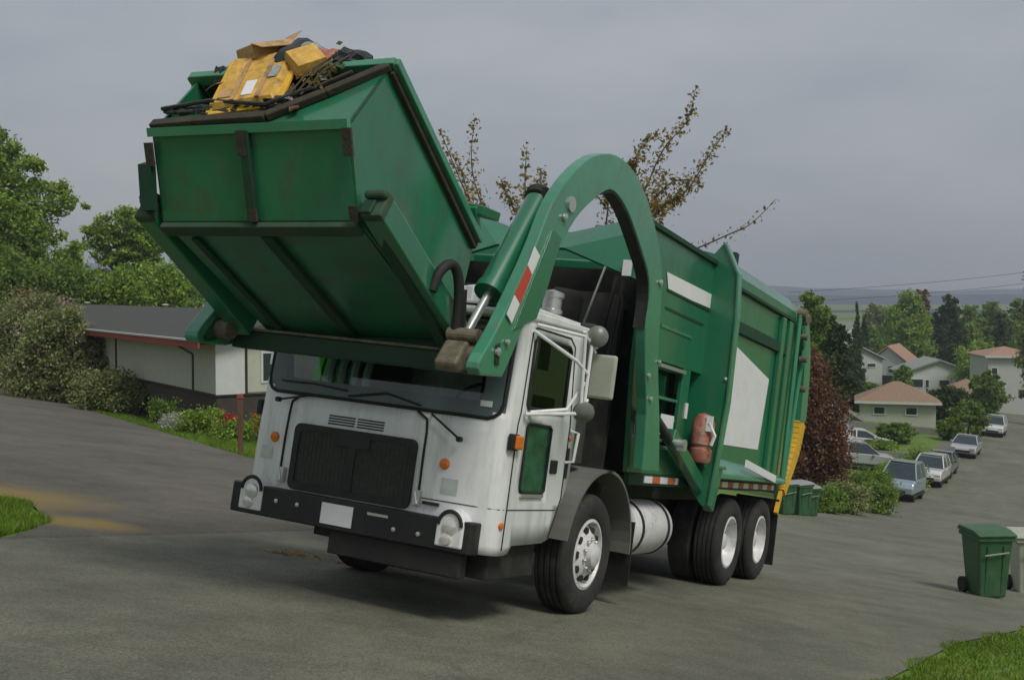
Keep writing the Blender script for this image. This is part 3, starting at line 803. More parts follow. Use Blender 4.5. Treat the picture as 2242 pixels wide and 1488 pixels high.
# doors: seam, windows, handle
for sgn in (1, -1):
    y = sgn * 1.182
    mb = MB()
    mb.tube([(1.665, y, 0.60), (1.665, y, 1.55), (1.64, y, 1.65), (1.61, y, 2.26), (1.55, y, 2.31), (0.90, y, 2.31), (0.80, y, 2.25), (0.70, y, 1.6), (0.70, y, 1.0), (0.86, y, 0.66)], 0.007, 5)
    d = T('door_seam', mb, M['seal'])
    mb = MB(); ring_ = [(0.86, 1.69), (0.94, 2.235), (1.555, 2.235), (1.50, 1.69)]
    mb.tube([(x, y, z) for x, z in [(0.86, 1.69), (0.86, 2.20), (0.90, 2.235), (1.52, 2.235), (1.555, 2.20), (1.555, 1.72), (1.53, 1.69), (0.86, 1.69)]], 0.016, 6)
    T('door_window_seal', mb, M['seal'])
    mb = MB(); mb.tube([(0.72, y, 1.30), (0.66, y + sgn * 0.05, 1.31), (0.62, y + sgn * 0.05, 1.55), (0.68, y, 1.56)], 0.014, 6); T('grab_handle', mb, M['white'])
    mb = MB(); a, b = sorted((y - 0.01 * sgn, y + 0.012 * sgn)); mb.box((0.86, a, 1.20), (0.99, b, 1.31)); T('door_handle', mb, M['black'], bevel=0.01)
    mb = MB(); mb.box((0.655, min(y, y + 0.01 * sgn), 1.17), (0.70, max(y, y + 0.01 * sgn), 1.42)); T('rear_slot', mb, M['black'])
TS('door_window', wt, M['doorglass'], mode='sign')
T('lower_door_window', lg, mat('dark_green_glass', (0.02, 0.10, 0.055), 0.12, var=0.7, vscale=5))
mb = MB(); mb.tube([(x, 1.185, z) for x, z in [(1.06, 1.06), (1.06, 1.55), (1.09, 1.57), (1.47, 1.57), (1.50, 1.54), (1.50, 1.07), (1.47, 1.04), (1.09, 1.04), (1.06, 1.06)]], 0.014, 6); T('lower_window_seal', mb, M['seal'])
mb = MB(); mb.box((1.08, 1.18, 1.005), (1.48, 1.20, 1.03)); T('window_ledge', mb, M['silver'])
# mirrors
mir = MB()
for p in ([(1.60, 1.20, 2.33), (1.30, 1.48, 2.30), (1.10, 1.50, 2.24)], [(1.62, 1.19, 2.28), (1.36, 1.46, 2.10), (1.22, 1.50, 2.02)], [(1.60, 1.20, 1.64), (1.25, 1.48, 1.70), (1.15, 1.50, 1.82)], [(1.52, 1.20, 1.66), (1.30, 1.40, 1.72), (1.20, 1.48, 1.95)], [(1.20, 1.50, 1.72), (1.20, 1.50, 2.30)], [(1.30, 1.48, 2.30), (1.25, 1.50, 1.70)], [(1.28, 1.46, 2.34), (1.05, 1.47, 2.20)]):
    mir.tube(p, 0.015, 8)
mirr = T('side_mirror', mir, M['white'], smooth=True)
mb = MB(); mb.box((1.05, 1.46, 1.84), (1.10, 1.68, 2.19)); T('mirror_head', mb, M['bingrey'], mirr, bevel=0.02)
mb = MB(); mb.lathe([(0.0, 0.03), (0.055, 0.022), (0.078, 0.0), (0.085, -0.01), (0.085, -0.04), (0.05, -0.07), (0.0, -0.075)], (1.16, 1.52, 2.32), (-1, -0.5, 0), 20); T('round_mirror', mb, M['mirrorback'], mirr, smooth=True)
mb = MB(); mb.lathe([(0.0, 0.03), (0.055, 0.022), (0.078, 0.0), (0.085, -0.01), (0.085, -0.04), (0.05, -0.07), (0.0, -0.075)], (1.20, 1.50, 1.73), (-0.8, -0.5, 0.5), 20); T('round_mirror', mb, M['mirrorback'], mirr, smooth=True)
mb = MB(); mb.tube([(1.60, -1.20, 2.33), (1.30, -1.48, 2.30), (1.20, -1.50, 2.1), (1.2, -1.5, 1.75), (1.60, -1.20, 1.64)], 0.016, 6); mb.box((1.12, -1.62, 1.80), (1.18, -1.44, 2.22)); T('far_side_mirror', mb, M['white'])
# cab interior
mb = MB(); mb.prism([(1.30, 1.2), (1.82, 1.2), (1.82, 1.57), (1.62, 1.66), (1.36, 1.60)], 1, -0.97, 0.97); T('dashboard', mb, M['dash'], bevel=0.03)
for y in (-0.62, 0.62):
    mb = MB(); mb.box((0.80, y - 0.26, 1.15), (1.25, y + 0.26, 1.42)); mb.box((0.72, y - 0.25, 1.40), (0.86, y + 0.25, 2.02)); mb.box((0.74, y - 0.13, 2.03), (0.84, y + 0.13, 2.2)); T('seat', mb, M['seat'], bevel=0.04)
mb = MB()
for k in range(24):
    a0, a1 = 2 * math.pi * k / 24, 2 * math.pi * (k + 1) / 24
    c = Vector((1.32, 0.62, 1.68)); e1 = Vector((0, 1, 0)); e2 = Vector((-0.6, 0, 0.8))
    mb.tube([c + (e1 * math.cos(a) + e2 * math.sin(a)) * 0.21 for a in (a0, a1)], 0.014, 5, False)
mb.tube([(1.32, 0.62, 1.68), (1.45, 0.62, 1.58)], 0.03, 8)
T('steering_wheel', mb, M['black'])
# pale bent tubes with dark tubes between, behind the glass
mb = MB()
for k in range(4):
    y = -0.52 + k * 0.12
    mb.tube([(1.62, y - 0.03, 2.0), (1.71, y - 0.01, 1.92), (1.765, y, 1.80), (1.775, y, 1.63)], 0.042, 8)
T('pale_bent_tube', mb, mat('pale_tube_tone', (0.20, 0.30, 0.29), 0.5), smooth=True)
mb = MB()
for k in range(5):
    y = -0.58 + k * 0.12
    mb.tube([(1.64, y - 0.03, 2.04), (1.74, y - 0.01, 1.95), (1.80, y, 1.80), (1.81, y, 1.62)], 0.011, 6)
T('dark_bent_tube', mb, M['black'])
mb = MB(); mb.prism([(1.60, 1.66), (1.70, 1.66), (1.68, 1.93), (1.62, 1.96)], 1, -0.76, -0.42); T('green_reflection_block', mb, M['reflection_green'], bevel=0.05)  # added green block stands for the green reflected in the windshield
# items on the cab roof: white air intake, brackets
mb = MB(); mb.lathe([(0.075, 0), (0.075, 0.16), (0.10, 0.17), (0.10, 0.20), (0.085, 0.21), (0.085, 0.30), (0.10, 0.31), (0.10, 0.35), (0.0, 0.38)], (0.64, 0.84, 2.36), (0, 0, 1), 20); T('air_intake', mb, M['silver'], smooth=True)
mb = MB(); mb.box((1.45, 0.42, 2.47), (1.52, 0.78, 2.54)); mb.beam((1.48, 0.36, 2.56), (1.44, 0.66, 2.62), 0.05, 0.05); mb.box((1.44, 0.50, 2.43), (1.54, 0.56, 2.6)); T('roof_bracket', mb, M['white'], bevel=0.008)
mb = MB(); mb.box((0.70, 0.3, 2.44), (1.75, 1.16, 2.465)); T('roof_panel', mb, M['white'], bevel=0.008)

# ---- wheels
def wheel(x, ysgn, yo, front):
    mb = MB(); tw = 0.29; ro = 0.52; ri = 0.30
    pr_ = [(ri, -0.02), (ri + 0.02, 0.0), (0.36, 0.018), (0.43, 0.022), (0.485, 0.008), (ro - 0.012, -0.012), (ro, -0.035)]
    for k in range(4):
        h = -0.06 - k * 0.055; pr_ += [(ro, h), (ro - 0.018, h - 0.004), (ro - 0.018, h - 0.014), (ro, h - 0.018)]
    pr_ += [(ro, -tw + 0.02), (0.47, -tw), (ri, -tw + 0.01)]
    mb.lathe(pr_, (x, ysgn * yo, 0.52), (0, ysgn, 0), 56, False)
    if not front:
        mb.lathe([(ri, -0.34), (0.36, -0.32), (0.48, -0.33), (ro, -0.35), (ro, -0.58), (0.47, -0.61), (ri, -0.6)], (x, ysgn * yo, 0.52), (0, ysgn, 0), 40, False)
    ty = T('wheel', mb, M['rubber'], smooth=True)
    mb = MB(); ax = (0, ysgn, 0); o = (x, ysgn * yo, 0.52)
    if front:
        mb.lathe([(0.305, -0.03), (0.31, 0.0), (0.285, 0.006), (0.272, -0.02), (0.262, -0.06), (0.245, -0.05), (0.19, -0.005), (0.15, 0.012), (0.105, 0.015), (0.10, 0.07), (0.07, 0.085), (0.0, 0.09)], o, ax, 40, False)
    else:
        mb.lathe([(0.305, -0.03), (0.31, 0.0), (0.285, 0.006), (0.275, -0.03), (0.262, -0.13), (0.235, -0.165), (0.15, -0.17), (0.10, -0.165), (0.095, -0.06), (0.06, -0.045), (0.0, -0.045)], o, ax, 40, False)
    T('rim', mb, M['rim'], ty, smooth=True)
    mb = MB(); r_ = 0.212; h0 = -0.026 if front else -0.168
    for k in range(10):
        a = 2 * math.pi * k / 10
        p = Vector((x + r_ * math.cos(a), ysgn * (yo + h0), 0.52 + r_ * math.sin(a)))
        mb.lathe([(0.033, -0.02), (0.033, 0.022 if front else 0.012)], p, ax, 14)
    if ysgn > 0: TS('hand_hole', mb, M['frame'], mode='each', parent=ty)
    mb = MB(); h1 = 0.012 if front else -0.167
    for k in range(10):
        a = 2 * math.pi * (k + 0.5) / 10
        p = Vector((x + 0.135 * math.cos(a), ysgn * (yo + h1), 0.52 + 0.135 * math.sin(a)))
        mb.lathe([(0.017, 0), (0.017, 0.02), (0.01, 0.035), (0, 0.035)], p, ax, 8)
    if ysgn > 0: TS('wheel_nut', mb, M['silver'], mode='each', parent=ty)
WB, WT = 4.367, 1.383
for sgn in (1, -1):
    wheel(0, sgn, 1.20, True); wheel(-WB, sgn, 1.20, False); wheel(-WB - WT, sgn, 1.20, False)
# axles and chassis
mb = MB()
for y in (-0.42, 0.42): mb.box((-6.3, y - 0.05, 0.70), (1.75, y + 0.05, 0.98))
for x in (0, -WB, -WB - WT): mb.tube([(x, -1.05, 0.52), (x, 1.05, 0.52)], 0.09 if x else 0.07, 10)
for x in (-WB, -WB - WT): mb.lathe([(0.0, -0.26), (0.2, -0.2), (0.28, 0), (0.2, 0.2), (0, 0.26)], (x, 0, 0.52), (0, 1, 0), 16)
for x in (-0.9, -2.2, -3.2): mb.box((x - 0.06, -0.42, 0.72), (x + 0.06, 0.42, 0.92))
for y in (-0.48, 0.48): mb.box((-0.6, y - 0.04, 0.60), (0.6, y + 0.04, 0.66))
mb.box((0.55, -0.55, 0.45), (1.65, 0.6, 1.1)); mb.box((-3.9, -0.9, 0.98), (-0.5, 0.9, 1.22))
mb.tube([(-5.0, -0.1, 0.55), (-0.3, -0.05, 0.62), (0.6, 0, 0.7)], 0.05, 8)
T('chassis_frame', mb, M['frame'], bevel=0.01)
mb = MB(); mb.box((1.2, -0.20, 0.40), (1.75, 0.55, 0.55)); mb.box((0.9, 0.62, 0.36), (1.7, 1.1, 0.62)); mb.tube([(1.35, -0.3, 0.33), (1.3, 0.6, 0.33)], 0.06, 8); T('under_guard', mb, M['frame'], bevel=0.01)
# fenders over the front wheels
for sgn in (1, -1):
    mb = MB(); o_, i_ = [], []
    for k in range(0, 19):
        a = R(172 - k * 9.3)
        cx, cz = -0.13, 0.50
        o_.append((cx - 0.76 * math.cos(a + math.pi) * -1, cz + 0.76 * math.sin(a))); i_.append((cx - 0.735 * math.cos(a + math.pi) * -1, cz + 0.735 * math.sin(a)))
    o_ = [(-0.13 + 0.77 * math.cos(R(a)), 0.50 + 0.77 * math.sin(R(a))) for a in range(12, 181, 8)]
    i_ = [(-0.13 + 0.745 * math.cos(R(a)), 0.50 + 0.745 * math.sin(R(a))) for a in range(12, 181, 8)]
    a, b = sorted((sgn * 0.86, sgn * 1.25))
    for k in range(len(o_) - 1):
        mb.prism([o_[k], o_[k + 1], i_[k + 1], i_[k]], 1, a, b)
    T('fender', mb, M['fender'] if sgn > 0 else M['frame'], smooth=True, weld=True)
    mb = MB(); mb.prism([(p[0], p[1]) for p in [(-0.95, 0.2), (-0.93, 0.2), (-0.93, 0.8), (-0.95, 0.8)]], 1, a, b); T('mud_flap', mb, M['black'])
# air tank, step bracket, mud flaps behind the tandem
mb = MB(); mb.lathe([(0.0, -0.06), (0.18, -0.04), (0.265, 0.0), (0.28, 0.04), (0.28, 1.02), (0.265, 1.06), (0.18, 1.10), (0, 1.12)], (-1.18, 0.92, 0.70), (-1, 0, 0), 36)
tank = T('air_tank', mb, M['rim'], smooth=True)
for x in (-1.33, -2.08):
    mb = MB(); mb.lathe([(0.281, -0.025), (0.290, -0.025), (0.290, 0.025), (0.281, 0.025)], (x, 0.92, 0.70), (-1, 0, 0), 36); T('tank_strap', mb, M['black'], tank)
mb = MB(); mb.lathe([(0.03, 0), (0.03, 0.08), (0, 0.09)], (-1.08, 0.86, 0.92), (0.3, 0, 1), 10); T('tank_valve', mb, M['silver'], tank)
mb = MB(); mb.box((-1.04, 1.00, 0.48), (-1.00, 1.22, 0.80)); mb.box((-1.10, 1.02, 0.38), (-1.0, 1.14, 0.56)); T('tank_step', mb, M['rim'], bevel=0.008)
mb = MB(); mb.box((-6.52, 0.62, 0.16), (-6.49, 1.22, 1.05)); mb.box((-6.52, -1.22, 0.16), (-6.49, -0.62, 1.05)); TS('rear_mud_flap', mb, M['black'], mode='each')

# ---- packer body
mb = MB()
mb.box((-6.30, -1.20, 1.24), (-2.46, 1.20, 3.52))
mb.box((-2.46, -1.0, 1.24), (-1.15, 1.0, 3.30))
T('packer_body', mb, M['green'], bevel=0.015)
# hopper: side plates with the raised rim, dark inside
for sgn in (1, -1):
    a, b = sorted((sgn * 1.18, sgn * 1.225))
    mb = MB()
    side = [(-0.45, 2.30), (-0.45, 3.03), (-0.42, 3.555), (-2.46, 3.575), (-2.46, 2.36), (-2.10, 2.36), (-1.86, 2.36), (-1.07, 2.36), (-1.07, 1.26), (-0.62, 1.26)]
    mb.prism(side, 1, a, b)
    mb.box((-2.1, a, 1.26), (-1.86, b, 2.36)); mb.box((-1.9, a, 1.26), (-1.07, b, 1.52))
    T('hopper_side', mb, M['green'], bevel=0.006)
mb = MB(); mb.box((-1.10, -1.17, 1.25), (-1.02, 1.17, 3.20)); T('hopper_bulkhead', mb, M['frame'])  # front wall blackened: shade behind the cab put into its colour
mb = MB(); mb.box((-0.60, -1.10, 1.0), (-0.52, 1.0, 2.9)); mb.box((-0.95, -0.9, 2.6), (-0.55, 0.9, 2.8)); T('front_frame', mb, M['frame'])
# header plate leaning back over the hopper front
lo = [(-1.17, 3.03), (-0.37, 3.295), (0.37, 3.295), (1.17, 3.03)]; hi = [(-1.19, 3.56), (-0.82, 3.60), (-0.30, 3.49), (0.30, 3.49), (0.86, 3.63), (1.19, 3.56)]
mb = MB()
F = [(-0.46, -1.17, 3.03), (-0.46, -0.37, 3.295), (-0.46, 0.37, 3.295), (-0.46, 1.17, 3.03), (-0.62, 1.19, 3.56), (-0.80, 0.84, 3.66), (-0.72, 0.30, 3.50), (-0.72, -0.30, 3.50), (-0.80, -0.84, 3.66), (-0.62, -1.19, 3.56)]
mb.add(F, [(0, 1, 8, 9), (1, 2, 6, 7), (1, 7, 8), (2, 5, 6), (2, 3, 4, 5)])
T('hopper_header', mb, M['green'], solid=0.03)
mb = MB(); mb.box((-0.44, 1.00, 3.06), (-0.43, 1.09, 3.21)); T('header_sticker', mb, M['decal'])
mb = MB(); mb.tube([(-0.40, 0.84, 3.13), (-0.36, 0.65, 2.35)], 0.012, 6); T('hose_line', mb, M['silver'])
mb = MB(); mb.tube([(-0.42, 0.96, 3.05), (-0.38, 0.9, 2.5), (-0.3, 0.8, 1.8)], 0.02, 6); mb.tube([(-0.42, 1.03, 3.0), (-0.38, 1.0, 2.4), (-0.3, 0.92, 1.7)], 0.016, 6); TS('hydraulic_hose', mb, M['black'], mode='each')
mb = MB(); mb.lathe([(0.14, 0), (0.16, 0.05), (0.16, 0.30), (0.12, 0.36), (0, 0.37)], (-0.05, 0.62, 2.48), (0.0, 0.1, 1), 20); T('exhaust_cap', mb, M['frame'], smooth=True)
mb = MB(); mb.lathe([(0.10, 0), (0.10, 1.2), (0.08, 1.22), (0, 1.22)], (0.15, 0.98, 1.3), (0, 0, 1), 16); T('air_cleaner', mb, M['grille'], smooth=True)
# upper edge rail, roof rim, white stripe, groove lines, thin bright strip
mb = MB(); mb.box((-2.46, 1.226, 3.545), (-0.42, 1.262, 3.59)); mb.box((-2.46, -1.262, 3.545), (-0.42, -1.226, 3.59)); TS('top_rail', mb, M['green_dark'], mode='each')
mb = MB(); mb.add([(-1.00, 1.229, 3.21), (-2.44, 1.229, 3.225), (-2.44, 1.229, 3.075), (-1.10, 1.229, 3.045)], [(0, 1, 2, 3)]); T('white_stripe', mb, M['decal'], solid=0.003)
mb = MB(); mb.box((-2.44, 1.226, 3.035), (-1.08, 1.236, 3.060)); mb.box((-2.3, 1.226, 2.86), (-1.08, 1.232, 2.885)); TS('body_groove', mb, M['green_dark'], mode='each')
mb = MB(); mb.box((-1.95, 1.226, 2.68), (-1.02, 1.238, 2.705)); T('pale_ridge', mb, M['green_arm'])  # narrow ridge in the paler green
# step recess with treads, white plates
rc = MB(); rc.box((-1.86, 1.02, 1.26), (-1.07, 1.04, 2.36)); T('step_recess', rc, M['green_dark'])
mb = MB(); mb.box((-1.85, 1.10, 2.30), (-1.08, 1.26, 2.335)); T('recess_rail', mb, M['silver'])
for z in (2.00, 1.80, 1.52): 
    mb = MB(); mb.box((-1.84, 1.03, z), (-1.09, 1.21, z + 0.03)); T('step_tread', mb, M['green_arm'], bevel=0.005)
mb = MB(); mb.box((-1.84, 1.041, 2.04), (-1.09, 1.06, 2.26)); T('recess_panel', mb, M['green'])
for x0, x1, z0, z1 in ((-0.86, -0.66, 1.62, 1.84), (-1.72, -1.34, 1.66, 1.86)):
    mb = MB(); mb.box((x0 - 0.0, 1.226, z0), (x1, 1.234, z1)); T('white_plate', mb, M['decal'])
mb = MB(); mb.box((-1.45, 1.226, 1.585), (-0.62, 1.245, 1.615)); T('grab_rail', mb, M['silver'])
mb = MB(); mb.box((-2.10, 1.226, 1.86), (-2.04, 1.24, 2.02)); T('small_marker_plate', mb, M['decal'])
# dark opening before the fin
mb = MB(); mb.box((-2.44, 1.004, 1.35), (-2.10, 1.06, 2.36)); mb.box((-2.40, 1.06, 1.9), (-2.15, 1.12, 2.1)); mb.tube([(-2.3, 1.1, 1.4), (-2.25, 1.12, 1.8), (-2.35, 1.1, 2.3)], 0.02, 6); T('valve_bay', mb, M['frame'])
# the fin: cross plate standing out from the side
fin = [(1.0, 3.40), (1.30, 3.79), (1.335, 3.76), (1.50, 3.46), (1.535, 3.0), (1.545, 2.1), (1.50, 1.35), (1.48, 1.0), (1.40, 0.98), (1.24, 1.15), (1.0, 1.2)]
mb = MB(); mb.prism(fin, 0, -2.52, -2.44); mb.prism([(-y, z) for y, z in fin], 0, -2.52, -2.44)
TS('side_fin', mb, M['green'], mode='sign', bevel=0.008)
mb = MB()
for sgn in (1, -1):
    pts = [(-2.48, sgn * y, z) for y, z in fin[1:8]]
    for a, b in zip(pts[:-1], pts[1:]): mb.beam(a, b, 0.13, 0.02, (0, sgn, 0))
TS('fin_flange', mb, M['green_arm'], mode='sign')
mb = MB(); mb.box((-2.62, 1.22, 2.7), (-2.54, 1.36, 2.80)); mb.lathe([(0.03, 0), (0, 0.03)], (-2.44, 1.50, 2.33), (1, 0, 0), 10); T('fin_bolt', mb, M['silver'])
# rear half: upper curved roof, rib, white panel
roofp = [(-1.20, 3.50), (-1.20, 3.60), (-1.10, 3.76), (-0.80, 3.82), (0.80, 3.82), (1.10, 3.76), (1.20, 3.60), (1.20, 3.50)]
mb = MB(); mb.prism(roofp, 0, -6.28, -3.05); T('body_roof', mb, M['green'], bevel=0.01)
mb = MB(); mb.box((-3.14, 1.10, 3.30), (-3.02, 1.27, 3.80)); mb.box((-6.2, 1.21, 3.44), (-3.05, 1.25, 3.475)); mb.box((-6.2, -1.25, 3.44), (-3.05, -1.21, 3.475)); TS('roof_edge', mb, M['green_dark'], mode='each')
mb = MB(); mb.box((-6.05, 1.21, 2.96), (-2.6, 1.245, 3.10)); T('side_rib', mb, M['green_dark'], bevel=0.01)
mb = MB(); mb.add([(-3.33, 1.206, 2.86), (-5.26, 1.206, 2.58), (-5.12, 1.206, 1.67), (-3.28, 1.206, 1.66)], [(0, 1, 2, 3)]); T('white_panel', mb, M['decal'], solid=0.003)
for x in (-5.55, -5.9):
    mb = MB(); mb.box((x - 0.08, 1.20, 1.3), (x + 0.08, 1.26, 3.42)); T('side_post', mb, M['green'], bevel=0.01)
mb = MB(); mb.box((-3.2, 1.20, 1.24), (-2.52, 1.225, 3.42)); T('fin_back_panel', mb, M['green'])  # same green as the body, just behind the fin
# rear fender shelf and bright flap
mb = MB(); mb.hexa([(-3.10, 1.20, 1.28), (-3.10, 1.38, 1.28), (-6.1, 1.38, 1.28), (-6.1, 1.20, 1.28), (-3.10, 1.20, 1.52), (-3.10, 1.36, 1.34), (-6.1, 1.36, 1.32), (-6.1, 1.20, 1.40)][:4] + [(-3.10, 1.20, 1.52), (-3.10, 1.37, 1.34), (-6.1, 1.37, 1.32), (-6.1, 1.20, 1.40)]); T('rear_fender', mb, M['green_arm'], bevel=0.01)
mb = MB(); mb.beam((-4.0, 1.39, 1.48), (-5.4, 1.40, 1.33), 0.02, 0.09); T('fender_tool', mb, M['decal'])
# reflective strips along the lower rail
mb = MB(); mb.box((-6.25, 1.19, 1.15), (-0.65, 1.24, 1.26)); mb.box((-6.25, -1.24, 1.15), (-0.65, -1.19, 1.26)); TS('lower_rail', mb, M['green_dark'], mode='each')
k = 0
for x0, x1 in ((-2.05, -1.05), (-6.0, -2.95)):
    x = x1
    while x > x0:
        mb = MB(); mb.box((max(x0, x - 0.22), 1.241, 1.175), (x, 1.249, 1.24)); T('red_strip' if k % 2 else 'white_strip', mb, M['redorange'] if k % 2 else M['decal'])
        x -= 0.225; k += 1
# brace from the step panel down to the bracket, with rod
mb = MB(); mb.beam((-1.35, 1.34, 1.66), (-2.95, 1.34, 0.98), 0.10, 0.15); mb.prism([(-2.45, 1.40), (-3.15, 1.40), (-2.98, 0.92), (-2.9, 0.92)], 1, 1.27, 1.38); mb.box((-3.2, 1.22, 1.38), (-2.4, 1.40, 1.42)); T('arm_brace', mb, M['green'], bevel=0.01)
mb = MB(); mb.tube([(-0.55, 1.34, 1.93), (-1.40, 1.34, 1.60)], 0.045, 10); mb.lathe([(0.06, -0.05), (0.06, 0.05)], (-0.52, 1.34, 1.94), (0, 1, 0), 12); T('lift_cylinder_rod', mb, M['grille'], smooth=True)
mb = MB(); mb.lathe([(0.06, -0.06), (0.06, 0.06)], (-1.50, 1.40, 1.58), (0, 1, 0), 14); T('pivot_pin', mb, M['silver'])
# red tank
mb = MB(); mb.lathe([(0.0, 0), (0.10, 0.0), (0.12, 0.03), (0.12, 0.14), (0.10, 0.15), (0.10, 0.17), (0.12, 0.19), (0.12, 0.42), (0.07, 0.50), (0, 0.52)], (-2.28, 1.37, 1.43), (0, 0, 1), 20); ft = T('red_tank', mb, M['redbrown'], smooth=True)
mb = MB(); mb.box((-2.22, 1.43, 1.76), (-2.17, 1.49, 1.92)); mb.tube([(-2.18, 1.46, 1.85), (-2.2, 1.53, 1.72), (-2.2, 1.50, 1.62)], 0.02, 6); T('tank_label', mb, M['decal'], ft)
# tailgate with bulging rear and the yellow-tipped bar
tg = [(-6.30, 1.25), (-6.45, 1.12), (-6.78, 1.60), (-7.02, 2.2), (-7.0, 2.8), (-6.75, 3.3), (-6.45, 3.55), (-6.30, 3.55)]
mb = MB(); mb.prism(tg, 1, -1.16, 1.16); T('tailgate', mb, M['green'], bevel=0.01)
mb = MB(); mb.tube([(-6.36, 1.24, 3.58), (-6.36, 1.25, 1.25)], 0.035, 8); mb.tube([(-6.52, 1.22, 3.56), (-6.58, 1.24, 3.5), (-6.80, 1.24, 3.2), (-6.62, 1.24, 2.2), (-6.5, 1.24, 1.3)], 0.03, 8); T('tailgate_pipe', mb, M['green_arm'], smooth=True)
up = crom([(-6.62, 3.55), (-6.98, 3.15), (-7.14, 2.7), (-7.20, 2.16)], 5, False)
lo_ = crom([(-7.20, 2.16), (-7.10, 1.8), (-6.80, 1.40), (-6.62, 1.15)], 5, False)
mb = MB()
for a, b in zip(up[:-1], up[1:]): mb.beam((a[0], 1.20, a[1]), (b[0], 1.20, b[1]), 0.10, 0.34)
T('tailgate_bar', mb, M['green_arm'])
mb = MB()
for i, (a, b) in enumerate(zip(lo_[:-1], lo_[1:])): mb.beam((a[0], 1.20, a[1]), (b[0], 1.20, b[1]), 0.10, 0.34 - 0.014 * i)
mb.beam((-6.6, 1.2, 1.16), (-6.45, 1.2, 0.86), 0.05, 0.07)
T('tailgate_bar_tip', mb, M['yellow'])
mb = MB()
for z in (3.5, 3.3, 3.0, 2.6): mb.lathe([(0.045, -0.05), (0.045, 0.05)], (-6.48 - (3.5 - z) * 0.35, 1.28, z), (0, 1, 0), 10)
mb.lathe([(0.07, -0.06), (0.07, 0.06)], (-6.40, 1.26, 3.60), (0, 1, 0), 12); mb.lathe([(0.06, -0.06), (0.06, 0.06)], (-6.62, 1.26, 3.56), (0, 1, 0), 12); TS('tailgate_hinge', mb, M['tanmetal'], mode='each')

